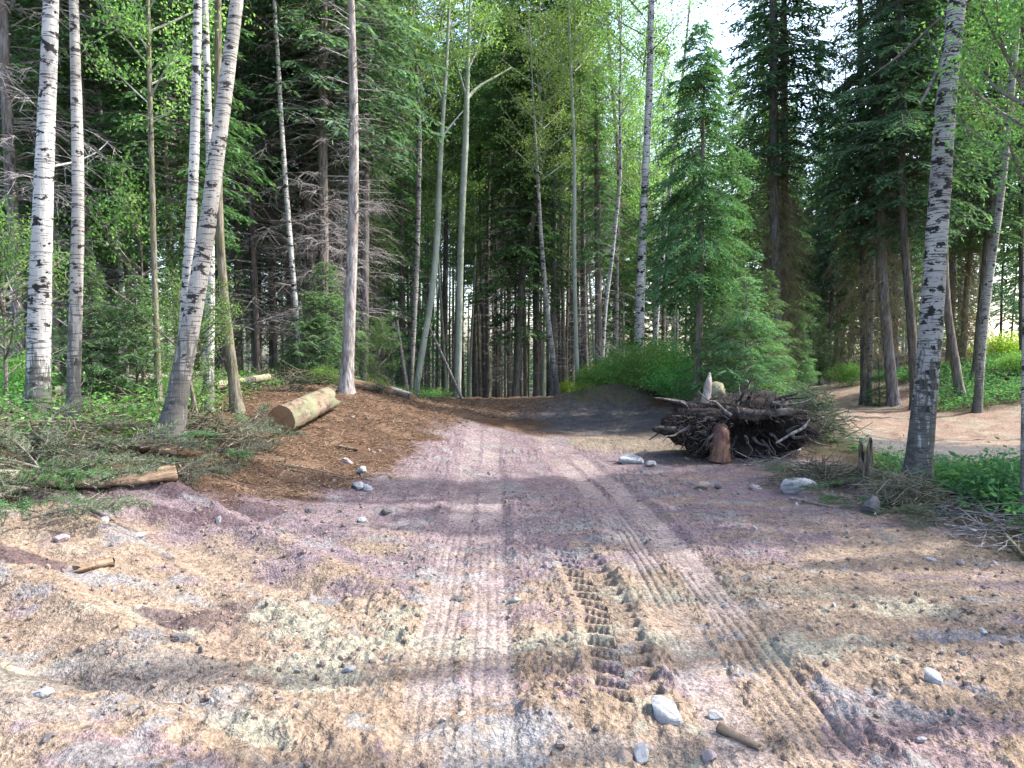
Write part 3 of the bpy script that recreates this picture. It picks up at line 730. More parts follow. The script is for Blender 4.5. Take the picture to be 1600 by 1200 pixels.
# right of the path
traced('spruce_tree', [(1398, 598, 23), (1388, 540, 20), (1381, 470, 19), (1376, 380, 18), (1375, 250, 16), (1376, 120, 14), (1376, 0, 13)], 'conifer', [(cr, 'spruce_b', -3, .9), (db, 'beard_b', 0, .9)],
       'dark spruce curving at its base beyond the brown path', D=19, top=18)
traced('spruce_tree', [(1432, 592, 19), (1424, 500, 17), (1414, 400, 15), (1409, 300, 15), (1408, 150, 14), (1406, 0, 13)], 'dark_conifer', [(cr, 'spruce_a', -1, .95)],
       'dark slanting spruce just left of the big scarred birch', D=18, top=18,
       extra=lambda t, b: setattr(obj('lower_crown', conifer_q(88, 15, 5.6, 2.9, 95, .05, .5, .085, .024, 34, 7, .5, .15).mesh('crown', [DC, M['spruce']], False), t), 'location', (-.5, 0, 0)))
traced('birch_tree', [(1358, 592, 10), (1361, 520, 10), (1363, 440, 9), (1366, 350, 8), (1368, 200, 7)], 'grey_birch', [(cr, 'birch_a', 2, .7)],
       'slim grey birch at the bend of the path', D=20, top=14)
traced('birch_tree', [(1430, 762, 54), (1437, 700, 49), (1447, 620, 46), (1453, 530, 44), (1461, 420, 41), (1466, 330, 40), (1473, 230, 39), (1480, 130, 37), (1488, 60, 34), (1497, 0, 32)], 'old_birch', [(cr, 'birch_b', -.5, .9)],
       'big rough grey birch with deep black scars nearest on the right', top=14, S=24,
       extra=limb_from([[(1478, 20, 6, 0), (1448, 50, 5, .1), (1415, 80, 4, .3), (1385, 100, 2, .4)], [(1466, 110, 7, 0), (1446, 140, 6, -.1), (1430, 160, 5, -.2), (1415, 178, 2, -.3)]], 9.3, 'dark_conifer'))
traced('spruce_tree', [(1503, 588, 20), (1490, 550, 17), (1478, 480, 15), (1475, 400, 14), (1477, 250, 12), (1484, 100, 11)], 'dark_conifer', [(cr, 'tuft_pine', -1, .9)],
       'dark spruce with strongly bent foot right of the big birch', D=18.5, top=17)
traced('birch_tree', [(1527, 606, 17), (1536, 520, 15), (1546, 430, 15), (1561, 330, 14), (1573, 220, 14), (1581, 130, 13), (1590, 30, 12)], 'grey_birch', [(cr, 'birch_b', -1, .8)],
       'white birch leaning right on the green slope', D=17, top=15)
traced('spruce_tree', [(1523, 580, 12), (1530, 500, 10), (1540, 400, 11), (1550, 300, 12), (1558, 150, 14)], 'conifer', [(cr, 'spruce_b', -3, .8)],
       'dark spruce directly behind the right leaning birch', D=20, top=17)
traced('spruce_tree', [(1504, 572, 13), (1509, 470, 11), (1517, 390, 9), (1522, 310, 7)], 'moss_bark', [(cr, 'spruce_c', 1, .8), (db, 'beard_a', -.5, .7)],
       'brown spruce half hidden left of the right leaning birch', D=22, top=15)
traced('spruce_tree', [(1599, 563, 14), (1598, 400, 14), (1597, 200, 13)], 'dark_conifer', [(cr, 'spruce_a', -1, .9)],
       'dark spruce trunk at the right edge above leafy slope', D=21, top=17)
traced('spruce_tree', [(1352, 575, 17), (1350, 450, 15), (1348, 300, 14), (1345, 150, 12)], 'dark_conifer', [(cr, 'spruce_a', -.5, .85), (db, 'beard_a', .2, 1.05)],
       'spruce hung with brown dead twigs above the path bend', D=20.5, top=17)
traced('aspen_tree', [(1598, 810, 9), (1598, 740, 8), (1599, 640, 7), (1600, 500, 6)], 'grey_birch', [(cr, 'sapling_leaf', 3, .9)],
       'grey sapling stem cut by the right picture edge', top=6)
traced('fir_tree', [(1375, 610, 3), (1373, 560, 2)], 'dark_conifer', [], 'tiny fir sapling at the foot of the curved spruce', top=1.2, D=19.5,
       extra=lambda t, b: setattr(obj('crown', CR['young_fir'], t), 'scale', (.45,) * 3))
# ------------------------------------------------------------------ young trees and bushes
def small(key, px, py, sc, label, name='young_fir', cat='sapling', D=None, group=None, part='crown'):
    if D: x, y = px_ray(px, py)[0] * D, D
    else: x, y = ground_at(px, py)
    t = thing(name, label, cat, (x, y, Hs(x, y) - .03), px * 1.3 % 6, group, sc)
    hgt = 3.4 if key == 'young_spruce' else 2.5
    obj('trunk', STEM, t); obj(part, CR[key], t)
STEM = trunk_me([(0, 0, -.05), (.01, .01, 1.2), (0, 0, 2.6)], [.028, .02, .004], M['dark_conifer'], 6, 8, 2)
small('young_fir', 1165, 622, 1.0, 'bright young fir directly behind the root wad', D=13.6)
small('young_fir', 1128, 622, .85, 'young fir between drooping fir trunk and bright young fir', D=14.2)
small('young_spruce', 1195, 618, .8, 'young spruce right behind the twig heap of root wad', 'young_spruce', D=15)
small('young_fir', 1148, 610, 1.15, 'tallest young fir rising behind the other two', D=15.8)
small('young_spruce', 1248, 598, .75, 'small spruce at left side of the far path end', 'young_spruce', D=27)
small('young_spruce', 1280, 596, .95, 'dense small spruce closing off the far path end', 'young_spruce', D=33)
small('young_spruce', 1312, 598, .7, 'small spruce at right side of the far path end', 'young_spruce', D=31)
small('young_spruce', 1262, 590, 1.2, 'taller sunlit spruce behind the path end', 'young_spruce', D=36)
small('sapling_leaf', 300, 640, .62, 'leafy sapling between leaning birch and slender birch', 'leafy_sapling', D=9.6)
small('sapling_leaf', 225, 620, 1.2, 'tall leafy sapling in front of the straight brown spruce', 'leafy_sapling', D=12)
small('sapling_leaf', 10, 640, .8, 'yellowish leafy sapling at the left picture edge', 'leafy_sapling', D=9)
small('young_fir', 510, 606, .95, 'green young fir just left of the grey pine', D=15)
small('young_fir', 490, 606, .7, 'low young fir between thin white birch and grey pine', D=14.6)
small('sapling_leaf', 592, 612, .55, 'pale leafy shrub right of the grey pine foot', 'leafy_sapling', D=15.5)
small('young_spruce', 140, 640, .6, 'small spruce beside the slim grey birch', 'young_spruce', D=11)
small('young_fir', 215, 625, .7, 'small fir with drooping tips below the leafy saplings', D=11.2)

def bush_mesh(seed, R, h, n, leaf, mats, stems=16):
    rng = np.random.default_rng(seed); q = Q()
    az = rng.uniform(0, 2 * PI, stems); L = rng.uniform(.3, 1, stems)
    tip = np.stack([np.cos(az) * R * L * .8, np.sin(az) * R * L * .8, h * (1.05 - .5 * L)], 1)
    b = tip * np.array([.12, .12, 0]); mid = (b + tip) / 2 + np.array([0, 0, h * .12])
    tubes(q, np.stack([b, mid, tip], 1), .007 * np.array([1, .7, .3])[None] * np.ones((stems, 1)), 3, 0)
    c = np.repeat(np.arange(60), n // 60)
    cc = rdir(rng, 60) * rng.uniform(.35, 1, (60, 1)) * np.array([R, R, h * .5]) + np.array([0, 0, h * .52])
    pos = cc[c] + rng.normal(0, 1, (len(c), 3)) * np.array([R, R, h * .6]) * .17
    pos[:, 2] = np.abs(pos[:, 2])
    d = nrm(rdir(rng, len(c)) + np.array([0, 0, .2]))
    leaves(q, pos, d, nrm(np.cross(d, rdir(rng, len(c)))), leaf * rng.uniform(.7, 1.4, len(c)), leaf * .55 * rng.uniform(.7, 1.3, len(c)), 1)
    return q.mesh('foliage', mats, False)
M['bush2'] = leaf_mat('light_bush_leaves', (.07, .19, .06), (.12, .27, .08), (.19, .34, .12), .42)
BU = [bush_mesh(s, r, h, n, .05, [M['dead'], M[m]]) for s, r, h, n, m in ((1, .7, .9, 4200, 'bushleaf'), (2, .8, 1.1, 4800, 'bush2'), (3, .6, .8, 3600, 'yellowleaf'))]
bushes = [(930, 600, 20, 1.0, 0, 'light green bush left of the tall marked birch'), (955, 596, 19.5, 1.2, 0, 'bush with pale leaves directly above the spoil mound'),
          (985, 605, 18.2, 1.1, 1, 'dense green bush at the foot of marked birch'), (1015, 612, 17, 1.1, 1, 'green bush right of the spoil mound'),
          (1045, 615, 16.5, 1.15, 0, 'green bush left of the drooping fir trunk'), (1065, 622, 15.5, .9, 1, 'low bush touching the drooping fir trunk'),
          (1110, 625, 15, .8, 0, 'small bush between drooping fir and young firs'), (1040, 600, 20, 1.3, 1, 'larger bush deeper behind the green bushes'),
          (915, 606, 19.5, .6, 2, 'yellow green bush beside the thin straight aspen'), (1225, 605, 21, .8, 0, 'bush at left verge of the path near its end'),
          (1330, 590, 24, .9, 0, 'leafy bush at right verge near path end'), (1570, 540, 26, 1.5, 2, 'yellow bush on the right slope'),
          (1545, 552, 27, 1.3, 2, 'yellow bush behind the right leaning birch'), (1590, 575, 20, .8, 0, 'green bush by the trunk at right edge'),
          (15, 630, 9.5, .75, 0, 'bush at left edge by the grey spruce foot'), (585, 608, 16, .55, 2, 'low yellowish shrub right of the grey pine'),
          (440, 604, 15, .5, 1, 'low green shrub left of the thin wavy birch'), (505, 606, 14, .5, 0, 'low shrub at the left foot of grey pine'),
          (886, 612, 24, .7, 2, 'yellowish shrub in the gap behind leaning bare trunk')]
for px, py, D, sc, k, lab in bushes:
    x = px_ray(px, py)[0] * D
    t = thing('bush', lab, 'bush', (x, D, Hs(x, D) - .05), px % 6, None, sc)
    obj('foliage', BU[k], t)

# ------------------------------------------------------------------ forest behind
rng = np.random.default_rng(2024)
taken = []; FILLED = []
def free(x, y, d):
    for (a, b) in taken:
        if (a - x) ** 2 + (b - y) ** 2 < d * d: return False
    return True
for o in list(COL.objects):
    if o.get('category') in ('tree',): taken.append((o.location.x, o.location.y))
def fill(n, pxr, Dr, kinds, name, label, group, d=1.0):
    made = 0; tries = 0
    while made < n and tries < n * 40:
        tries += 1
        px = rng.uniform(*pxr); D = Dr[0] + (Dr[1] - Dr[0]) * rng.random() ** .8
        x = (px - 800) / FPX * D
        if abs(x - float(path_x(D))) < 2.2 and D < 40: continue
        if not free(x, D, d): continue
        tk, keys, sc = kinds[rng.integers(len(kinds))]
        s = sc * rng.uniform(.85, 1.15)
        t = thing(name, label, 'tree', (x, D, Hs(x, D) - .15), rng.uniform(0, 6.28), group, s)
        t.rotation_euler[0] = rng.normal(0, .018); t.rotation_euler[1] = rng.normal(0, .018)
        obj('trunk', TR[tk, rng.integers(3)], t)
        for nm, key in keys:
            o = obj(nm, CR[key], t)
            if nm == db: o['kind'] = 'stuff'
        taken.append((x, D)); made += 1
        FILLED.append((t, {'dark': 'dark trunked', 'grey': 'grey brown', 'thin': 'thin dark', 'mossy': 'mossy thin', 'pale': 'pale green barked', 'white': 'white barked'}[tk] + (' bearded' if any('beard' in k for _, k in keys) else '') + ' ' + name.replace('_', ' ')))
c_, d_ = 'crown', 'dead_branches'
dark_k = [('dark', [(c_, 'spruce_a'), (d_, 'dead_a')], 1), ('dark', [(c_, 'spruce_b'), (d_, 'dead_b')], 1), ('grey', [(c_, 'tuft_pine'), (d_, 'dead_a')], 1), ('thin', [(c_, 'spruce_c')], .9), ('dark', [(c_, 'spruce_c'), (d_, 'dead_a')], .9)]
fill(32, (-250, 620), (15, 34), dark_k, 'spruce_tree', 'one of the crowded spruces deep in the shaded wood behind the left bank', 'spruces deep in the wood behind the left bank')
fill(10, (-150, 470), (12.5, 20), [('thin', [(c_, 'spruce_d'), (d_, 'dead_c')], .75), ('mossy', [(c_, 'spruce_c'), (d_, 'dead_c')], .8)], 'spruce_tree', 'one of the thin understorey spruces behind the left birches', 'thin spruces behind the left birches')
fill(34, (-120, 610), (14.5, 32), [('thin', [(d_, 'dead_b')], .9), ('grey', [(d_, 'dead_a')], .75), ('mossy', [(d_, 'dead_c')], 1), ('thin', [(d_, 'dead_c'), (c_, 'tuft_pine')], .85)], 'pole_tree', 'one of the bare dead-twigged trunks in the wood behind the left bank', 'bare trunks in the left wood', .7)
fill(8, (60, 620), (15, 30), [('white', [(c_, 'birch_a')], .75), ('pale', [(c_, 'birch_b')], .8)], 'birch_tree', 'one of the slim birches scattered in the wood behind the left bank', 'slim birches in the left wood')
pole = [('thin', [(c_, 'tuft_pine'), (d_, 'dead_c')], .85), ('thin', [(d_, 'dead_c'), (c_, 'tuft_pine')], .95), ('grey', [(d_, 'dead_c'), (c_, 'tuft_pine')], .8), ('mossy', [(c_, 'aspen_b')], 1), ('thin', [(c_, 'tuft_pine')], .75), ('grey', [(d_, 'dead_c')], .7)]
fill(125, (575, 930), (24, 52), pole, 'pole_tree', 'one of the close thin dark trunks crowding behind the crest of the road', 'thin dark trunks behind the crest', .55)
fill(24, (590, 1080), (26, 44), [('pale', [(c_, 'aspen_a')], .85), ('pale', [(c_, 'aspen_b')], .95)], 'aspen_tree', 'one of the light green aspens filling the gap above the crest', 'aspens above the crest', .8)
fill(22, (930, 1320), (24, 50), [('dark', [(c_, 'spruce_c')], .95), ('grey', [(c_, 'spruce_b'), (d_, 'beard_b')], .8), ('dark', [(c_, 'spruce_a'), (d_, 'dead_b')], .85), ('thin', [(c_, 'spruce_d')], 1.0)],
     'spruce_tree', 'one of the spruces standing behind the green bushes and path end', 'spruces behind the bushes and path end', 1.1)
fill(24, (1330, 1850), (20, 48), dark_k[:3] + [('grey', [(c_, 'spruce_b'), (d_, 'beard_a')], .85), ('thin', [(c_, 'spruce_d')], .9), ('thin', [(c_, 'spruce_c')], .9)], 'spruce_tree', 'one of the spruces on the slope beyond the right of the path', 'spruces on the slope right of the path', 1.3)
fill(8, (1210, 1320), (34, 44), [('thin', [(c_, 'spruce_d')], 1.0)], 'spruce_tree', 'one of the pale sunlit spruces rising beyond the far path end', 'pale spruces beyond the path end', 1.3)
ORD = 'first second third fourth fifth sixth seventh eighth ninth tenth eleventh twelfth thirteenth fourteenth fifteenth sixteenth seventeenth eighteenth nineteenth twentieth'.split()
MARKS = [(0, 'left picture edge'), (65, 'thick white birch'), (118, 'slim grey birch'), (300, 'leaning birch'), (452, 'thin wavy birch'), (552, 'grey pine'), (652, 'straight pale aspen'), (720, 'forked aspen'), (842, 'layered fir'),
         (898, 'thin straight aspen'), (1003, 'black marked birch'), (1095, 'drooping fir'), (1215, 'bearded spruce'), (1362, 'path bend birch'), (1460, 'big scarred birch'), (1550, 'right leaning birch'), (1600, 'right picture edge')]
gaps = {}
for t, desc in FILLED:
    px = 800 + FPX * t.location.x / t.location.y
    for (a, na), (b, nb) in zip(MARKS[:-1], MARKS[1:]):
        if a <= px < b: gaps.setdefault((desc, na, nb), []).append((px, t))
for (desc, na, nb), L in gaps.items():
    L.sort(key=lambda v: v[0])
    for i, (px, t) in enumerate(L):
        if len(L) == 1: t['label'] = '%s alone between %s and %s' % (desc, na, nb)
        elif i < 20: t['label'] = '%s, %s from left between %s and %s' % (desc, ORD[i], na, nb)
# shade trees to the right of the frame
for (x, y, tk, key, s, wx) in ((9.2, 5.5, 'dark', 'spruce_d', .9, .4), (11.5, 6.6, 'white', 'aspen_a', .7, .7), (8.6, 8.6, 'dark', 'spruce_c', .7, .8), (9.8, 10.6, 'dark', 'spruce_b', .7, .9), (13.5, 10, 'dark', 'spruce_a', .85, 1), (12.5, 14.5, 'white', 'birch_a', .8, 1), (16, 9, 'dark', 'spruce_a', .9, .8),
                           (8.6, 6.8, 'dark', 'spruce_d', .5, 1), (9.4, 4.6, 'dark', 'spruce_d', .85, .28), (18, 12, 'dark', 'spruce_b', 1, 1), (7.2, 3.0, 'dark', 'spruce_c', .5, .5)):
    t = thing('spruce_tree' if tk == 'dark' else 'birch_tree', 'one of the trees at the right edge of the clearing shading the road', 'tree', (x, y, Hs(x, y) - .15), x, 'trees right of the clearing', s)
    obj('trunk', TR[tk, 0], t); o = obj('crown', CR[key], t); o.scale = (wx, wx, 1)

# far wood as one mass
def far_wood():
    rng = np.random.default_rng(5); q = Q()
    n = 300
    az = rng.uniform(-62, 62, n); D = rng.uniform(52, 105, n) / np.cos(np.radians(az)) ** .3
    x = D * np.sin(np.radians(az)); y = D * np.cos(np.radians(az)); g = base_h(x, y)
    h = rng.uniform(9, 15, n) + 4 * (x < -12); h = np.where(np.abs(az + 1) < 10, h * .6, h); Lr = rng.uniform(1.6, 2.6, n)
    tubes(q, np.stack([np.stack([x, y, g - .3], 1), np.stack([x, y, g + h * .5], 1), np.stack([x, y, g + h], 1)], 1), np.array([.16, .1, .02])[None] * np.ones((n, 1)), 4, 0)
    per = 620; m = n * per; i = np.repeat(np.arange(n), per); i = i[(rng.random(m) < np.where(np.abs(az[i] + 1) < 9, .3, 1))]; m = len(i); u = rng.random(m) ** .75
    lo = np.where(az > 11, -.02, np.where(az < -13, .05, .2))[i]; zz = g[i] + h[i] * (lo + (1 - lo) * u); rr = Lr[i] * (1 - u) ** .8 * rng.random(m) ** .5 * 1.1 + .08; aa = rng.uniform(0, 2 * PI, m)
    pos = np.stack([x[i] + rr * np.cos(aa), y[i] + rr * np.sin(aa), zz - rr * .35], 1)
    d = nrm(np.stack([np.cos(aa), np.sin(aa), -.5 + 0 * aa], 1) + .5 * rdir(rng, m))
    leaves(q, pos, d, nrm(np.cross(d, rdir(rng, m))), rng.uniform(.3, .6, m), rng.uniform(.1, .22, m), 1)
    stuff('distant_woods', q.mesh('distant_woods', [DC, M['spruce']], False), 'far off wood reading as one dark green mass between the trunks', 'woods')
far_wood()

# ------------------------------------------------------------------ ground cover
def scatter(rng, n, poly_f, xr, yr):
    x = rng.uniform(*xr, n); y = rng.uniform(*yr, n)
    k = rng.random(n) < poly_f(x, y)
    return x[k], y[k]
def left_wood(x, y):
    le = x - np.interp(y, [0, 3, 5, 6.5, 8, 10, 12, 14.5, 16, 20, 26], [-6, -5, -4.2, -4.2, -3.6, -4, -4.3, -3.8, -2.6, -1.8, -1.6])
    return sm(-le, -.3, .5)
def right_wood(x, y):
    re = x - np.interp(y, [0, 4, 6, 8, 9.5, 11, 13, 15, 18, 22], [5.2, 4.6, 4.4, 4.9, 4.5, 5.4, 5.0, 3.2, 3.3, 1.8])
    pm = path_mask(x, y); gap = sm(y, 10.2, 10.6) * sm(13.4 - y, 0, .3) * sm(x, 5.2, 5.7)
    return sm(re, -.1, .5) * (1 - pm) ** 3 * (1 - gap)
def herbs(name, mat, label, pts, rng, hgt, leaf, per):
    x, y = pts; n = len(x); z = H(x, y)
    q = Q(); i = np.repeat(np.arange(n), per); m = len(i)
    hh = hgt * (.4 + rng.random(n)) * (.5 + vnoise(x * 1.2, y * 1.2, 4))
    az = rng.uniform(0, 2 * PI, m); u = rng.random(m)
    r = hh[i] * u * .8
    pos = np.stack([x[i] + r * np.cos(az), y[i] + r * np.sin(az), z[i] + hh[i] * (.25 + .85 * rng.random(m)) * (1 - .3 * u)], 1)
    d = nrm(np.stack([np.cos(az), np.sin(az), rng.normal(.05, .45, m)], 1))
    leaves(q, pos, d, nrm(np.cross(d, rdir(rng, m) + np.array([0, 0, 1.]))), leaf * rng.uniform(.6, 1.4, m), leaf * .45 * rng.uniform(.6, 1.3, m), 0)
    # stems
    st = np.stack([np.stack([x, y, z], 1), np.stack([x + .2 * hh * np.cos(az[:n]), y + .2 * hh * np.sin(az[:n]), z + hh], 1)], 1)
    tubes(q, st, np.array([.004, .002])[None] * np.ones((n, 1)), 3, 0)
    stuff(name, q.mesh(name, [mat], False), label, 'plants')
rg = np.random.default_rng(9)
herbs('undergrowth', M['fern'], 'low green plants covering the ground right of the path and big birch', scatter(rg, 22000, lambda x, y: right_wood(x, y) * (.6 + .4 * (y < 25)), (2, 24), (5.5, 28)), rg, .28, .075, 14)
herbs('undergrowth', M['bushleaf'], 'bright low green plants on the shaded ground under left trees',
      scatter(rg, 9000, lambda x, y: left_wood(x, y) * sm(fbm(x * .5, y * .5, 88, 3), -.4, -.05) * sm(y, 6.4, 7.2), (-16, 0), (6, 26)), rg, .26, .06, 15)
herbs('fern_patch', M['fern'], 'taller ferns at the foot of the big grey birch', scatter(rg, 1400, lambda x, y: right_wood(x, y) * sm(10 - y, 0, .5) * sm(y, 7.2, 7.8), (5.2, 10.5), (7.2, 10.2)), rg, .3, .085, 26)

def sticks_stuff(name, n, poly, xr, yr, Lr, r, mat, label, rng, lift=.02, tilt=.25):
    x, y = scatter(rng, n, poly, xr, yr); n = len(x)
    L = rng.uniform(*Lr, n); a = rng.uniform(0, 2 * PI, n); d = np.stack([np.cos(a), np.sin(a), rng.normal(0, tilt, n)], 1)
    c = np.stack([x, y, H(x, y) + lift * rng.random(n) + .004], 1)
    b = c - d * L[:, None] / 2; e1 = c + d * L[:, None] / 2; mid = c + .08 * L[:, None] * rdir(rng, n)
    q = Q(); tubes(q, np.stack([b, mid, e1], 1), r * rng.uniform(.5, 1.5, n)[:, None] * np.array([1, .9, .4])[None], 3, 0)
    stuff(name, q.mesh(name, [mat]), label, 'litter')
bark_zone = lambda x, y: sm(-(x - np.interp(y, [6.5, 8, 9, 10.5, 12, 14, 16, 19], [-2.6, -1.9, -1.5, -1.3, -.9, -.2, 1.0, 2])), -.2, .3) * sm(y, 6.8, 7.6)
M['chips'] = bark_mat('wood_chips', (.08, .05, .033), (.24, .17, .115), (.12, .08, .055))
M['tan_twig'] = bark_mat('tan_twigs', (.13, .09, .06), (.25, .19, .14), (.08, .055, .04))
sticks_stuff('bark_litter', 17000, bark_zone, (-5, 1.5), (6.8, 19), (.03, .13), .005, M['chips'], 'brown bark chips and splinters strewn over the left slope', rg)
sticks_stuff('twig_litter', 2600, lambda x, y: 0 * x + .7, (-3, 4.5), (2.6, 13), (.03, .16), .0022, M['tan_twig'], 'fine twigs and rootlets lying over the bare dirt', rg, .01)
sticks_stuff('forest_litter', 15000, lambda x, y: np.maximum(left_wood(x, y), right_wood(x, y) * .6), (-16, 14), (5, 28), (.15, .8), .006, M['drybrush'], 'dead twigs and small branches littering the forest floor', rg, .16, .3)
edge_zone = lambda x, y: sm(.75 - np.abs(x - np.interp(y, [5.5, 6.5, 8, 9, 10, 11, 12], [4.3, 4.1, 4.3, 4.3, 3.7, 3.5, 3.9]) - .3), 0, .4)
sticks_stuff('root_litter', 1500, edge_zone, (2, 6), (6, 12.4), (.1, .55), .006, M['dead'], 'broken roots and twigs along the right edge of the dirt', rg, .08, .3)

# ------------------------------------------------------------------ rocks
def cube_sphere(n):
    g = np.linspace(-1, 1, n + 1); A, B = np.meshgrid(g, g); V = []; F = []; k = 0
    for ax in range(3):
        for s in (-1, 1):
            P = np.zeros((n + 1, n + 1, 3)); P[..., ax] = s; P[..., (ax + 1) % 3] = A * s; P[..., (ax + 2) % 3] = B
            idx = np.arange((n + 1) ** 2).reshape(n + 1, n + 1) + k; k += (n + 1) ** 2
            V.append(nrm(P).reshape(-1, 3)); F.append(np.stack([idx[:-1, :-1], idx[:-1, 1:], idx[1:, 1:], idx[1:, :-1]], -1).reshape(-1, 4))
    return np.concatenate(V), np.concatenate(F)
SV, SF = cube_sphere(9)
def rock_me(seed, mat, facets=9):
    rng = np.random.default_rng(seed); V = SV.copy()
    for _ in range(facets):                       # plane cuts make the broken faces
        nv = rdir(rng, 1)[0]; dd = rng.uniform(.5, .85)
        p = V @ nv; V = V - np.maximum(p - dd, 0)[:, None] * nv * .92
    V += .04 * np.sin(V[:, [1, 2, 0]] * 7 + seed) + .02 * np.sin(V[:, [2, 0, 1]] * 17 + seed)
    V *= np.array([1, rng.uniform(.65, .9), rng.uniform(.5, .8)])
    q = Q(); q.add(V, SF); return q.mesh('rock', [mat], False)
def rock_mat(name, a, b, c):
    t = NT(name); co = t.coord('Object'); n = t.noise(co, 2.5, 6, .7); n2 = t.noise(co, 14, 4, .7)
    col = t.mix(t.ramp(n, [(.4, 0), (.6, 1)]), a, b); col = t.mix(t.ramp(n2, [(.55, 0), (.7, .7)]), col, c)
    return t.done(col, .85, t.bump(n2, .06, .6), .2)
RM = [rock_mat('grey_stone', (.27, .275, .285), (.4, .4, .405), (.19, .155, .13)), rock_mat('tan_stone', (.26, .21, .165), (.34, .28, .23), (.16, .12, .095)), rock_mat('dark_stone', (.09, .085, .085), (.15, .14, .145), (.06, .055, .055)),
      rock_mat('pink_stone', (.29, .235, .24), (.36, .3, .3), (.2, .15, .15))]
RK = [[rock_me(s * 10 + k, m) for s in range(1, 4)] for k, m in enumerate(RM)]
rocks = [(1040, 1118, 36, 0, 'big white angular rock in the bottom dirt right of centre'), (1118, 1112, 14, 0, 'small pale upright stone right of the big white rock'),
         (1003, 1172, 24, 0, 'grey faceted rock near the bottom edge'), (975, 1178, 20, 1, 'brown rock leaning against the grey faceted rock at the bottom'),
         (887, 999, 11, 1, 'round brown stone left of the lugged tyre print'), (1108, 1170, 15, 3, 'pale pinkish rock near the bottom beside a curved root'),
         (1457, 1070, 22, 0, 'flat white stone pressed in dirt at lower right'), (1502, 1022, 11, 2, 'dark stone above the flat white stone at lower right'),
         (1250, 768, 36, 0, 'large pale grey rock below the root wad'), (1360, 799, 28, 2, 'long dark flat rock left of the big birch foot'),
         (1096, 762, 17, 1, 'upright tan wedge rock in front of the root wad'), (1126, 762, 13, 2, 'dark stone right of the tan wedge rock'),
         (1180, 763, 12, 3, 'rounded pinkish stone between wedge rock and large grey rock'), (985, 722, 22, 0, 'flat pale rock left of the root wad'), (1017, 728, 12, 0, 'small grey rock right of the flat pale rock'),
         (542, 722, 11, 3, 'pinkish rounded stone on the brown slope edge'), (565, 738, 14, 0, 'grey white stone under the pinkish stone'), (560, 765, 17, 0, 'left of two grey stones at the slope foot'),
         (574, 768, 13, 0, 'right of two grey stones at the slope foot'), (605, 802, 13, 2, 'dark reddish stone in the mauve shaded dirt'), (565, 812, 14, 0, 'pale grey stone half sunk in mauve shaded dirt'),
         (485, 802, 12, 2, 'dark stone on the bank above pale dirt'), (1067, 848, 8, 3, 'small pink stone beside the right wheel track'), (855, 888, 9, 3, 'small pink stone on the road middle'),
         (803, 940, 10, 0, 'grey stone at the right edge of left wheel track'), (1455, 873, 9, 0, 'small white stone on dirt under the big birch'), (1502, 880, 7, 3, 'small pinkish pebble right of the white stone'),
         (1554, 885, 7, 3, 'small round pebble farthest right on the dirt'), (95, 862, 14, 3, 'pink stone lying on the left bank'), (35, 862, 10, 1, 'tan stone at the left edge of bank'),
         (165, 838, 12, 0, 'white stone under the broken stick on the bank'), (215, 842, 14, 0, 'white weathered stone below the split log'), (283, 1000, 22, 2, 'grey rock half buried in dark hollow on the bank'),
         (65, 1105, 20, 0, 'pale crumbling rock at the lower left'), (80, 1165, 14, 2, 'dark rock in the shaded lower left corner'), (720, 1112, 11, 0, 'small grey stone below the left wheel track'),
         (545, 1040, 12, 0, 'thin grey shard in the shaded hollow'), (1440, 1160, 9, 0, 'white pebble near the lower right footprints'), (1535, 985, 10, 0, 'pale stone near the right edge in shaded dirt'),
         (1240, 705, 12, 0, 'grey stone among roots at right end of root wad'), (715, 930, 12, 2, 'grey broken stone inside the left wheel track'), (932, 1140, 9, 2, 'dark pebble left of the big white rock')]
rr = random.Random(4)
for i, (px, py, s, k, lab) in enumerate(rocks):
    x, y = ground_at(px, py); r = s * y / FPX * .95
    single('rock', RK[k][i % 3], lab, 'rock', (x, y, Hs(x, y) + r * .18), (rr.uniform(-.3, .3), rr.uniform(-.3, .3), rr.uniform(0, 6)), None, (r, r, r))
def many_rocks(n, xr, yr, rs, label, group, dens, seed):
    rng = np.random.default_rng(seed); x, y = scatter(rng, n, dens, xr, yr); z = H(x, y)
    for i in range(len(x)):
        r = rng.uniform(*rs); k = int(rng.choice([0, 0, 1, 1, 2, 3]))
        single('stone', RK[k][int(rng.integers(3))], label, 'stone', (x[i], y[i], z[i] + r * .1), tuple(rng.uniform(0, 6, 3)), group, (r, r, r * .9))
many_rocks(110, (-3, 4.2), (2.7, 6), (.012, .03), 'one of the small loose stones scattered over the near dirt', 'small stones on the near dirt', lambda x, y: .4 + .6 * sm(fbm(x, y, 9, 2), -.1, .2), 61)
many_rocks(90, (-2.6, 4.4), (6, 12), (.02, .05), 'one of the small stones along the middle of the clearing', 'small stones in the clearing middle', lambda x, y: .2 + .8 * sm(np.abs(x - .5), 1.2, 2.4), 62)
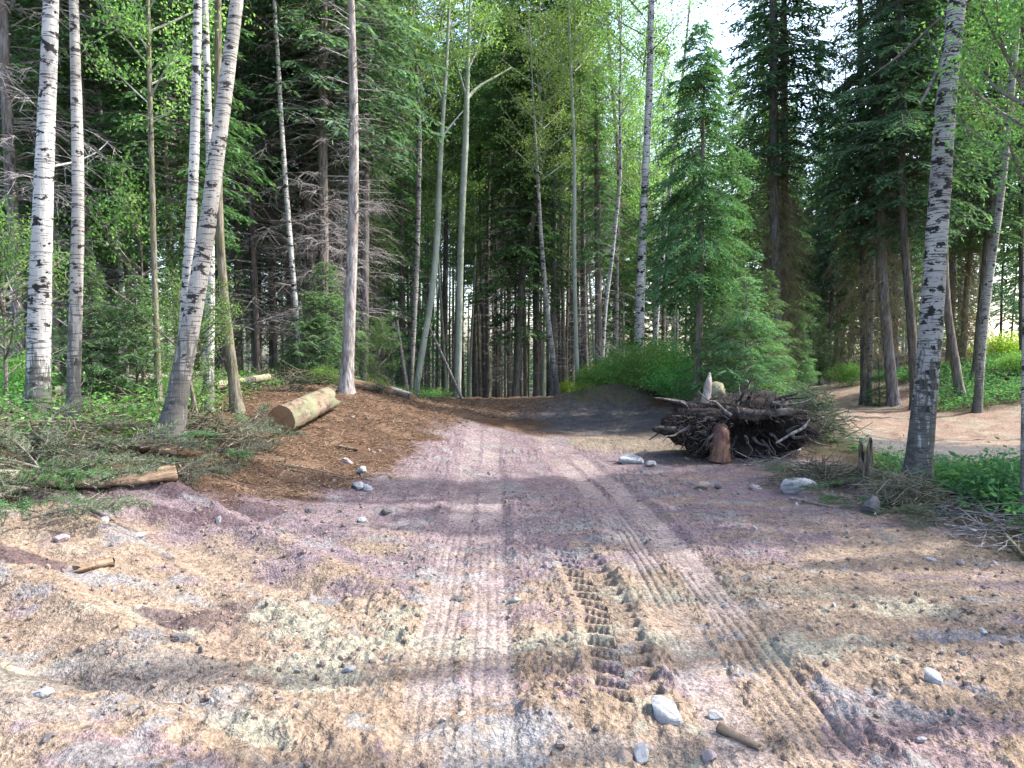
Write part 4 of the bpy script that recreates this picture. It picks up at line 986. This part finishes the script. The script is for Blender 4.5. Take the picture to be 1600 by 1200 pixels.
def gravel():
    rng = np.random.default_rng(8); n = 15000
    x, y = scatter(rng, n, lambda x, y: (.25 + .75 * sm(fbm(x * 1.3, y * 1.3, 19, 3), -.05, .2)) * (1 - .9 * track_mask(x, y)) * (1 - .8 * sm(.24 - np.abs(x - GX(y)), 0, .06) * (y < 6.6)), (-3.2, 4.4), (2.4, 9)); n = len(x)
    z = H(x, y); r = .0035 + .017 * rng.random(n) ** 5
    V0, F0 = cube_sphere(2); V0 = V0 * (1 + .0 * V0); ax = rng.uniform(.6, 1.2, (n, 1, 3)); a = rng.uniform(0, 6.28, n)
    V = V0[None] * ax * (1 + .25 * rng.normal(size=(n, len(V0), 1)).clip(-1, 1) * .6) * r[:, None, None]
    ca, sa = np.cos(a)[:, None], np.sin(a)[:, None]
    V = np.stack([V[..., 0] * ca - V[..., 1] * sa, V[..., 0] * sa + V[..., 1] * ca, V[..., 2]], -1) + np.stack([x, y, z + r * .2], 1)[:, None]
    F = (F0[None] + (np.arange(n) * len(V0))[:, None, None])
    t = NT('crumb'); g = t.n('ShaderNodeNewGeometry')
    col = t.ramp(g.outputs['Random Per Island'], [(0, (.2, .155, .12)), (.35, (.165, .125, .12)), (.6, (.21, .175, .14)), (.8, (.11, .085, .07)), (1, (.23, .21, .19))])
    m = t.done(col, .95, None, .05)
    q = Q(); q.add(V, F); stuff('gravel', q.mesh('gravel', [m], False), 'crumbs of soil and fine gravel spread over the near dirt', 'gravel')
gravel()

# ------------------------------------------------------------------ logs, sticks, boughs
def wood_end_mat():
    t = NT('sawn_wood'); co = t.coord('Object')
    sx = t.n('ShaderNodeSeparateXYZ'); t.l(co, sx.inputs[0])
    r = t.math('SQRT', t.math('ADD', t.math('POWER', sx.outputs[1], 2), t.math('POWER', sx.outputs[2], 2)))
    r = t.math('ADD', t.math('MULTIPLY', r, 75), t.math('MULTIPLY', t.noise(co, 6, 3), 3))
    col = t.mix(t.ramp(t.math('FRACT', r), [(.0, 0), (.6, 1), (1, 0)]), (.15, .085, .045), (.24, .15, .09))
    return t.done(t.mix(t.ramp(t.noise(co, 9, 4), [(.45, 0), (.65, .8)]), col, (.17, .09, .05)), .85)
M['sawn'] = wood_end_mat()
def peeled():
    t = NT('peeled_log'); n = t.noise(t.coord('Object', (1.5, 9, 9)), 1.6, 5, .7); n2 = t.noise(t.coord('Object'), 5, 4, .65)
    col = t.mix(t.ramp(n, [(.35, 0), (.6, 1)]), (.09, .065, .045), (.19, .15, .11))
    col = t.mix(t.ramp(n2, [(.5, 0), (.56, 1)]), col, (.07, .05, .038)); 
    col = t.mix(t.ramp(t.noise(t.coord('Object'), 2.2, 3), [(.52, 0), (.64, .7)]), col, (.15, .165, .1))
    return t.done(col, .85, t.bump(n, .03, .8), .15)
M['peeled'] = peeled()
M['splinter'] = bark_mat('split_wood', (.13, .08, .05), (.27, .2, .14), (.09, .055, .038), (3, 22, 22))
def log(name, p0, p1, r0, r1, label, mats=('peeled', 'sawn'), jag=0, group=None, cat='log', sag=.2, rough=.05, seed=1, S=22, cut=True):
    if jag: rough *= 1.3
    p0 = np.array(p0); p1 = np.array(p1); L = np.linalg.norm(p1 - p0); d = (p1 - p0) / L
    rng = np.random.default_rng(seed); K = 22
    xs = np.linspace(0, L, K); th = np.arange(S) * 2 * PI / S
    ph = rng.uniform(0, 6, 4)
    rad = np.interp(xs, [0, L], [r0, r1])[:, None] * (1 + rough * np.sin(2 * th + ph[0])[None] + rough * .7 * np.sin(3 * th + ph[1] + xs[:, None] * 2) + rough * .4 * rng.normal(size=(K, S)))
    X = np.repeat(xs[:, None], S, 1)
    if jag: X[-1] += jag * L * (vnoise(th * 2, th * 0, seed) - .3) ; X[-2] = (X[-3] + X[-1]) / 2
    V = np.stack([X, rad * np.cos(th), rad * np.sin(th)], -1).reshape(-1, 3)
    idx = np.arange(K * S).reshape(K, S); a, b = idx[:-1], idx[1:]
    q = Q(); q.add(V, np.stack([a, np.roll(a, -1, 1), np.roll(b, -1, 1), b], -1), 0)
    t = thing(name, label, cat, tuple(p0), 0, group)
    t.rotation_euler = Vector(d).to_track_quat('X', 'Z').to_euler()
    obj('bark', q.mesh('bark', [M[mats[0]]]), t)
    for end, (x0, rw) in enumerate(((-.006, 0), (L + .004, K - 1))):
        rr_ = rad[rw] * .985; q2 = Q(); ring = []
        for f in (1, .66, .33, .02):
            xx = X[rw] if end else np.full(S, x0)
            xm = xx.mean() - (.25 * jag * L if end else 0)
            ring.append(np.stack([xx * f + xm * (1 - f) + rng.normal(0, .003, S), rr_ * f * np.cos(th), rr_ * f * np.sin(th)], 1))
        V2 = np.stack(ring).reshape(-1, 3); i2 = np.arange(4 * S).reshape(4, S); a, b = i2[:-1], i2[1:]
        q2.add(V2, np.stack([a, b, np.roll(b, -1, 1), np.roll(a, -1, 1)] if end == 0 else [a, np.roll(a, -1, 1), np.roll(b, -1, 1), b], -1))
        obj('cut_face' if (end == 0 and cut) else 'broken_end', q2.mesh('end', [M[mats[1]]]), t)
    return t
def gp(px, py, up=0.0, D=None):
    x, y = ground_at(px, py) if D is None else (px_ray(px, py)[0] * D, D)
    return np.array([x, y, Hs(x, y) + up])
a0 = gp(441, 676, .2); a1 = gp(512, 640, .17)
log('sawn_log', a0, a0 + (a1 - a0) * 1.0, .19, .17, 'thick peeled sawn log with brown cut end on the brown slope', jag=.26, seed=3, rough=.07)
b0 = gp(548, 609, .1, 13.5); log('fallen_log', b0, gp(612, 616, .1, 13.8), .085, .08, 'orange brown cut log lying by the grey pine foot', ('splinter', 'sawn'), cat='log', seed=4, S=12)
log('fallen_log', gp(608, 606, .14, 14.6), gp(645, 622, .08, 14.0), .085, .07, 'grey fallen log end right of the orange log', ('pine', 'sawn'), seed=5, S=12)
log('split_log', gp(275, 772, .06), gp(165, 762, .1), .065, .055, 'long splintered log lying along the left bank edge', ('splinter', 'splinter'), .25, seed=6, S=14, rough=.16, cut=False)
log('split_log', gp(170, 762, .09), gp(-20, 772, .1), .07, .06, 'pale buried log under boughs at the left edge', ('drybrush', 'splinter'), .2, seed=7, S=12, cut=False)
log('split_log', gp(275, 716, .05), gp(203, 706, .08), .045, .04, 'short orange splintered piece above the long split log', ('splinter', 'splinter'), .3, seed=8, S=10, rough=.2, cut=False)
log('fallen_stick', gp(176, 898, .03), gp(124, 903, .03), .03, .022, 'short broken stick lying on sunlit left bank', ('splinter', 'splinter'), .3, seed=9, S=10, rough=.18, cat='stick', cut=False)
log('fallen_stick', gp(120, 792, .08), gp(170, 826, .03), .035, .02, 'dark curved stick stuck in the left bank', ('conifer', 'splinter'), .2, seed=10, S=10, cat='stick', cut=False)
log('fallen_log', gp(85, 655, .12, 10.5), gp(240, 632, .15, 11.5), .09, .07, 'dark rotten log on the forest floor behind slim birch', ('dark_conifer', 'sawn'), seed=11, S=12)
log('fallen_log', gp(130, 630, .2, 12.5), gp(320, 600, .3, 14.5), .09, .05, 'pale debarked log deep behind the leaning birch', ('pine', 'sawn'), seed=12, S=12)
log('fallen_log', gp(335, 622, .15, 11.8), gp(420, 604, .2, 13), .07, .06, 'grey mossy log right of the bowed mossy trunk', ('moss_bark', 'sawn'), seed=13, S=12)
log('fallen_branch', gp(1125, 1135, .02), gp(1185, 1166, .015), .022, .012, 'curved bare root lying at the bottom right', ('splinter', 'splinter'), .1, seed=14, S=8, cat='root', rough=.1, cut=False)
log('fallen_branch', gp(1455, 748, .05), gp(1520, 790, .03), .02, .012, 'thin pale branch right of the big birch foot', ('drybrush', 'sawn'), seed=15, S=8, cat='branch')
log('fallen_branch', gp(1395, 798, .03), gp(1416, 752, .22), .016, .01, 'upright thin branch leaning on the big birch foot', ('drybrush', 'sawn'), seed=16, S=8, cat='branch')
log('fallen_branch', gp(1570, 842, .05), gp(1604, 878, .03), .018, .012, 'pale stick by leaves near the right edge', ('drybrush', 'sawn'), seed=17, S=8, cat='branch')
log('fallen_branch', gp(1375, 775, .05), gp(1420, 790, .05), .05, .04, 'broken orange wood chunk between stump and birch', ('splinter', 'splinter'), .35, seed=18, S=10, rough=.2, cat='wood chunk', cut=False)
log('fallen_branch', gp(1240, 738, .06), gp(1330, 748, .07), .018, .014, 'straight pale branch lying below right of root wad', ('drybrush', 'sawn'), seed=19, S=8, cat='branch')
log('fallen_branch', gp(1235, 780, .03), gp(1300, 797, .03), .02, .012, 'dark stick right below the large grey rock', ('dark_conifer', 'sawn'), seed=20, S=8, cat='branch')
log('fallen_branch', gp(275, 725, .05), gp(302, 765, .03), .014, .01, 'bare pale stick pointing down the left bank', ('tan_twig', 'sawn'), seed=21, S=8, cat='branch')
log('fallen_branch', gp(455, 734, .03), gp(545, 748, .03), .01, .006, 'long thin bent root on the brown slope foot', ('tan_twig', 'sawn'), seed=22, S=8, cat='root')
log('fallen_branch', gp(530, 700, .03), gp(560, 706, .03), .02, .018, 'small tan stick in the middle of brown slope', ('tan_twig', 'sawn'), seed=23, S=8, cat='stick')
log('leaning_pole', gp(722, 626, .0, 20), gp(668, 505, 0, 19.5) * [1, 1, 0] + [0, 0, float(at(668, 505, 19.5)[2])], .05, .03, 'thin dead pole leaning left at the crest', ('pine', 'sawn'), seed=24, S=8, cat='pole')
log('leaning_pole', gp(638, 610, .0, 18.5), np.array([*at(620, 500, 18.5)]), .06, .035, 'pale dead pole leaning beside the straight pale aspen', ('pine', 'sawn'), seed=25, S=8, cat='pole')
log('leaning_pole', gp(313, 655, .0, 9.2), np.array([*at(295, 585, 9.4)]), .02, .016, 'short thin pole leaning behind the leaning birch', ('moss_bark', 'sawn'), seed=26, S=8, cat='pole')
# broken standing stump
sp = gp(1352, 762, -.03)
def stump_me():
    rng = np.random.default_rng(31); S = 24; K = 16; hh = .62
    th = np.arange(S) * 2 * PI / S; top = hh * (.62 + .5 * vnoise(th * 1.9, th * 0 + 3, 3) - .25 * (np.abs(th - 3.6) < .5))
    u = np.linspace(0, 1, K)[:, None]; z = u * top[None]
    r = (.1 - .028 * u ** .5 + .03 * (1 - u) ** 4) * (1 + .12 * np.sin(5 * th)[None] + .06 * rng.normal(size=(K, S)))
    V = np.stack([r * np.cos(th), r * np.sin(th), z], -1)
    Vi = np.stack([r[::-1] * .55 * np.cos(th), r[::-1] * .55 * np.sin(th), z[::-1] * .9 + .0], -1)
    V = np.concatenate([V, Vi]).reshape(-1, 3); idx = np.arange(2 * K * S).reshape(2 * K, S); a, b = idx[:-1], idx[1:]
    q = Q(); q.add(V, np.stack([a, np.roll(a, -1, 1), np.roll(b, -1, 1), b], -1)); return q
single('broken_stump', stump_me().mesh('stump', [bark_mat('charred_wood', (.03, .025, .022), (.2, .16, .12), (.36, .28, .2), (16, 16, 1.5))]), 'narrow jagged dead stump standing left of the big birch', 'stump', tuple(sp))

# limp fir boughs lying on the left bank and edges
def bough_me(seed, L=1.0):
    rng = np.random.default_rng(seed); q = Q(); S = np.linspace(0, 1, 8)
    bend = rng.normal(0, .15)
    P = lambda s: np.stack([L * s, L * bend * s * s, .07 + .05 * np.sin(s * 3)], -1)
    tubes(q, P(S)[None], (.012 * (1 - .8 * S))[None], 5, 0)
    n = 46; s = rng.uniform(.1, 1, n); sd_ = np.where(rng.random(n) < .5, -1, 1)
    b = P(s); d = nrm(np.stack([np.full(n, .75), sd_ * rng.uniform(.5, 1.1, n), rng.normal(.05, .22, n)], 1)); tl = L * (.12 + .28 * (1 - s)) * rng.uniform(.7, 1.2, n)
    tubes(q, np.stack([b, b + d * tl[:, None]], 1), np.array([.004, .002])[None] * np.ones((n, 1)), 3, 0)
    k = 26; ti = np.repeat(np.arange(n), k); m = len(ti); u = rng.random(m)
    pos = b[ti] + d[ti] * (tl[ti] * u)[:, None]
    dd = nrm(d[ti] * .7 + .8 * rdir(rng, m))
    leaves(q, pos, dd, nrm(np.cross(dd, rdir(rng, m))), rng.uniform(.02, .05, m), rng.uniform(.004, .009, m), 1)
    return q
BG = [bough_me(s, L) for s, L in ((1, 1.0), (2, .8), (3, .6))]
BGm = [[q.mesh('fallen_bough', [M['dark_conifer'], M[m]], False) for q in BG] for m in ('sear', 'fern')]
rb = np.random.default_rng(17)
bz = [(0, 330, 692, 735, 30), (0, 190, 730, 800, 22), (0, 90, 800, 845, 8), (190, 300, 740, 765, 8), (330, 400, 655, 740, 14), (370, 530, 600, 614, 16), (600, 690, 612, 624, 8)]
for (x0, x1, y0, y1, n) in bz:
    for _ in range(n):
        px, py = rb.uniform(x0, x1), rb.uniform(y0, y1); x, y = ground_at(px, py)
        single('fallen_bough', BGm[0 if rb.random() < .8 else 1][int(rb.integers(3))], 'one of the limp grey green fir boughs strewn on the left bank', 'bough', (x, y, Hs(x, y) + rb.uniform(-.02, .1)),
               (rb.normal(0, .25), rb.normal(0, .2), rb.uniform(0, 6.28)), 'limp fir boughs along the left edge', (rb.uniform(.5, .95),) * 3)
for _ in range(34):
    u = rb.random(); px = 1200 + 400 * u; py = 745 + 85 * u + rb.uniform(-12, 22); x, y = ground_at(px, py)
    single('fallen_bough', BGm[1 if rb.random() < .3 else 0][int(rb.integers(3))], 'one of the dry fir boughs along the right edge of the dirt', 'bough', (x, y, Hs(x, y) + rb.uniform(-.02, .05)),
           (rb.normal(0, .2), rb.normal(0, .2), rb.uniform(0, 6.28)), 'dry fir boughs along the right edge', (rb.uniform(.4, .75),) * 3)
def brush_heap(name, centre, R, n, label, mat, seed, h=.3):
    rng = np.random.default_rng(seed); q = Q()
    c = rng.normal(0, .45, (n, 3)) * np.array([R[0], R[1], 0]); c[:, 2] = h * np.exp(-((c[:, 0] / R[0]) ** 2 + (c[:, 1] / R[1]) ** 2)) * rng.random(n)
    d = nrm(rdir(rng, n) * np.array([1, 1, .45])); L = rng.uniform(.15, .7, n)
    g = H(c[:, 0] + centre[0], c[:, 1] + centre[1]) - centre[2]; c[:, 2] += g
    tubes(q, np.stack([c - d * L[:, None] / 2, c + .1 * L[:, None] * rdir(rng, n), c + d * L[:, None] / 2], 1), rng.uniform(.002, .009, n)[:, None] * np.array([1, .8, .3])[None], 3, 0)
    o = single(name, q.mesh(name, [mat]), label, 'brush heap', centre); o['kind'] = 'stuff'
    return o
g1 = gp(40, 690, 0); brush_heap('brush_heap', tuple(g1), (1.0, .4), 300, 'tangle of grey brush at the foot of the thick white birch', M['drybrush'], 1, .22)
g1 = gp(330, 690, 0); brush_heap('brush_heap', tuple(g1), (.7, .5), 400, 'twiggy grey brush right of the leaning birch foot', M['drybrush'], 2, .3)
g1 = gp(470, 606, 0, 14); brush_heap('brush_heap', tuple(g1), (1.8, .6), 600, 'long low heap of pale brush behind the sawn log', M['drybrush'], 3, .35)
g1 = gp(1270, 640, 0, 12.8); brush_heap('brush_heap', tuple(g1), (.7, .5), 800, 'grey heap of twigs on the back of the root wad', M['sear'], 4, .95)
g1 = gp(1415, 790, 0); brush_heap('brush_heap', tuple(g1), (.35, .25), 420, 'dry brush packed round the big birch foot', M['drybrush'], 5, .35)
g1 = gp(1290, 760, 0); brush_heap('brush_heap', tuple(g1), (.7, .35), 420, 'dry brush between large grey rock and jagged stump', M['drybrush'], 6, .3)

# ------------------------------------------------------------------ root wad
def root_wad():
    x, y = 3.45, 11.4; z = Hs(x, y)
    t = thing('root_wad', 'upturned tangle of dark roots with hollow and stump beside the road', 'root wad', (x, y, z))
    rng = np.random.default_rng(41)
    dirt = bark_mat('root_soil', (.008, .007, .007), (.02, .017, .017), (.035, .024, .023), (5, 5, 5))
    rootm = bark_mat('root_bark', (.015, .013, .012), (.05, .044, .042), (.14, .125, .12), (9, 9, 9))
    V0, F0 = cube_sphere(26)
    V = V0 * np.array([1.15, .62, .52]); V *= (1 + .22 * fbm(V0[:, 0] * 2.2 + 3, V0[:, 2] * 2.2 + V0[:, 1], 5, 4))[:, None]
    V += .04 * fbm(V0[:, 0] * 9, V0[:, 2] * 9 + V0[:, 1] * 5, 15, 3)[:, None] * V0
    # hollow facing the road
    f = np.exp(-(((V[:, 0] - .2) / .5) ** 2 + ((V[:, 2] + .12) / .28) ** 2)) * (V[:, 1] < 0)
    V[:, 1] += f * .62; V[:, 2] += .46
    q = Q(); q.add(V, F0); obj('soil_ball', q.mesh('soil_ball', [dirt]), t)
    for i in range(64):
        a = rng.uniform(0, 2 * PI); c = np.array([np.cos(a) * .88, -.35 + .25 * rng.normal(), .55 + .42 * np.sin(a) * .9])
        d = nrm(np.array([np.cos(a) * 1.0, -.55 + .5 * rng.normal(), np.sin(a) * .55 + .1 * rng.normal()]))
        L = rng.uniform(.1, .34) * (1.6 if i % 9 == 0 else 1); K = 7; u = np.linspace(0, 1, K)[:, None]
        w = np.cumsum(rng.normal(0, .05, (K, 3)), 0)
        P = c - d * .25 + d * (L + .25) * u + w - np.array([0, 0, .25]) * u * u * L
        r = rng.uniform(.01, .042) * (1 - .8 * u[:, 0])
        X, r2 = resample(P, r, 12); X[:, 2] = np.maximum(X[:, 2], .02)
        q = Q(); tubes(q, X[None], r2[None], 7, 0, .06, i); obj('root', q.mesh('root', [rootm if i % 3 else M['conifer']]), t)
    n = 1900; a = rng.uniform(0, 2 * PI, n); rr_ = rng.random(n) ** .5
    c = np.stack([np.cos(a) * rr_ * 1.15, -.45 + .3 * rng.normal(size=n) * .8, .5 + np.sin(a) * rr_ * .48], 1)
    hol = (np.abs(c[:, 0] - .2) < .48) & (np.abs(c[:, 2] - .3) < .26); c[hol, 1] += .5; c[hol, 2] += .3
    d = nrm(rdir(rng, n) + np.stack([np.cos(a) * .6, 0 * a - .4, np.sin(a) * .5], 1)); L = rng.uniform(.05, .22, n)[:, None]
    q = Q(); tubes(q, np.stack([c, c + d * L * .5 + .05 * rdir(rng, n), c + d * L + np.array([0, 0, -.12]) * L], 1), rng.uniform(.002, .007, n)[:, None] * np.array([1, .7, .3])[None], 3, 0)
    o = obj('fine_roots', q.mesh('fine_roots', [rootm]), t); o['kind'] = 'stuff'
    # reddish stub in front, mossy knob on top, spar to the left
    def piece(nm, pts, rs, mat, S=14, seed=0, noise=.05):
        X, r = resample(np.array(pts, float), np.array(rs, float), 14); q = Q(); tubes(q, X[None], r[None], S, 0, noise, seed)
        # close both ends
        for end in (0, -1):
            ring = q.V[0].reshape(14, S, 3)[end]; cc = ring.mean(0); tip = np.repeat((cc * 1.0)[None], S, 0) + (ring - cc) * .05
            V2 = np.concatenate([ring, tip]); i2 = np.arange(2 * S).reshape(2, S)
            q.add(V2, np.stack([i2[0], np.roll(i2[0], -1), np.roll(i2[1], -1), i2[1]], -1))
        return obj(nm, q.mesh(nm, [mat]), t)
    red = bark_mat('red_bark', (.075, .033, .03), (.16, .095, .068), (.09, .045, .045), (14, 14, 2))
    piece('stump', [(-.42, -.6, 0), (-.41, -.6, .2), (-.39, -.56, .42), (-.38, -.5, .5)], [.155, .135, .125, .09], red, 18, 1, .085)
    piece('knob', [(-.35, -.1, .7), (-.38, -.1, .9), (-.33, -.12, 1.05), (-.3, -.1, 1.12)], [.16, .13, .14, .07], M['moss_bark'], 14, 2, .1)
    piece('knob', [(-.55, -.25, .75), (-.5, -.2, .95), (-.47, -.15, 1.15), (-.44, -.1, 1.28)], [.09, .07, .05, .015], M['pine'], 10, 3, .1)
    piece('spar', [(-.7, -.3, .45), (-1.0, -.4, .42), (-1.3, -.5, .45), (-1.38, -.5, .46)], [.09, .075, .06, .03], rootm, 12, 4, .08)
    piece('spar', [(-.6, -.2, .75), (-1.0, -.2, .85), (-1.3, -.25, .9)], [.05, .04, .015], rootm, 10, 5, .08)
    piece('spar', [(-.3, -.45, .72), (.1, -.55, .66), (.6, -.5, .72), (.9, -.45, .7)], [.09, .08, .06, .03], rootm, 12, 6, .1)
    piece('spar', [(.35, -.75, .28), (.55, -.8, .42), (.75, -.75, .5), (.85, -.7, .62)], [.015, .02, .022, .01], M['pine'], 8, 8, .08)
root_wad()
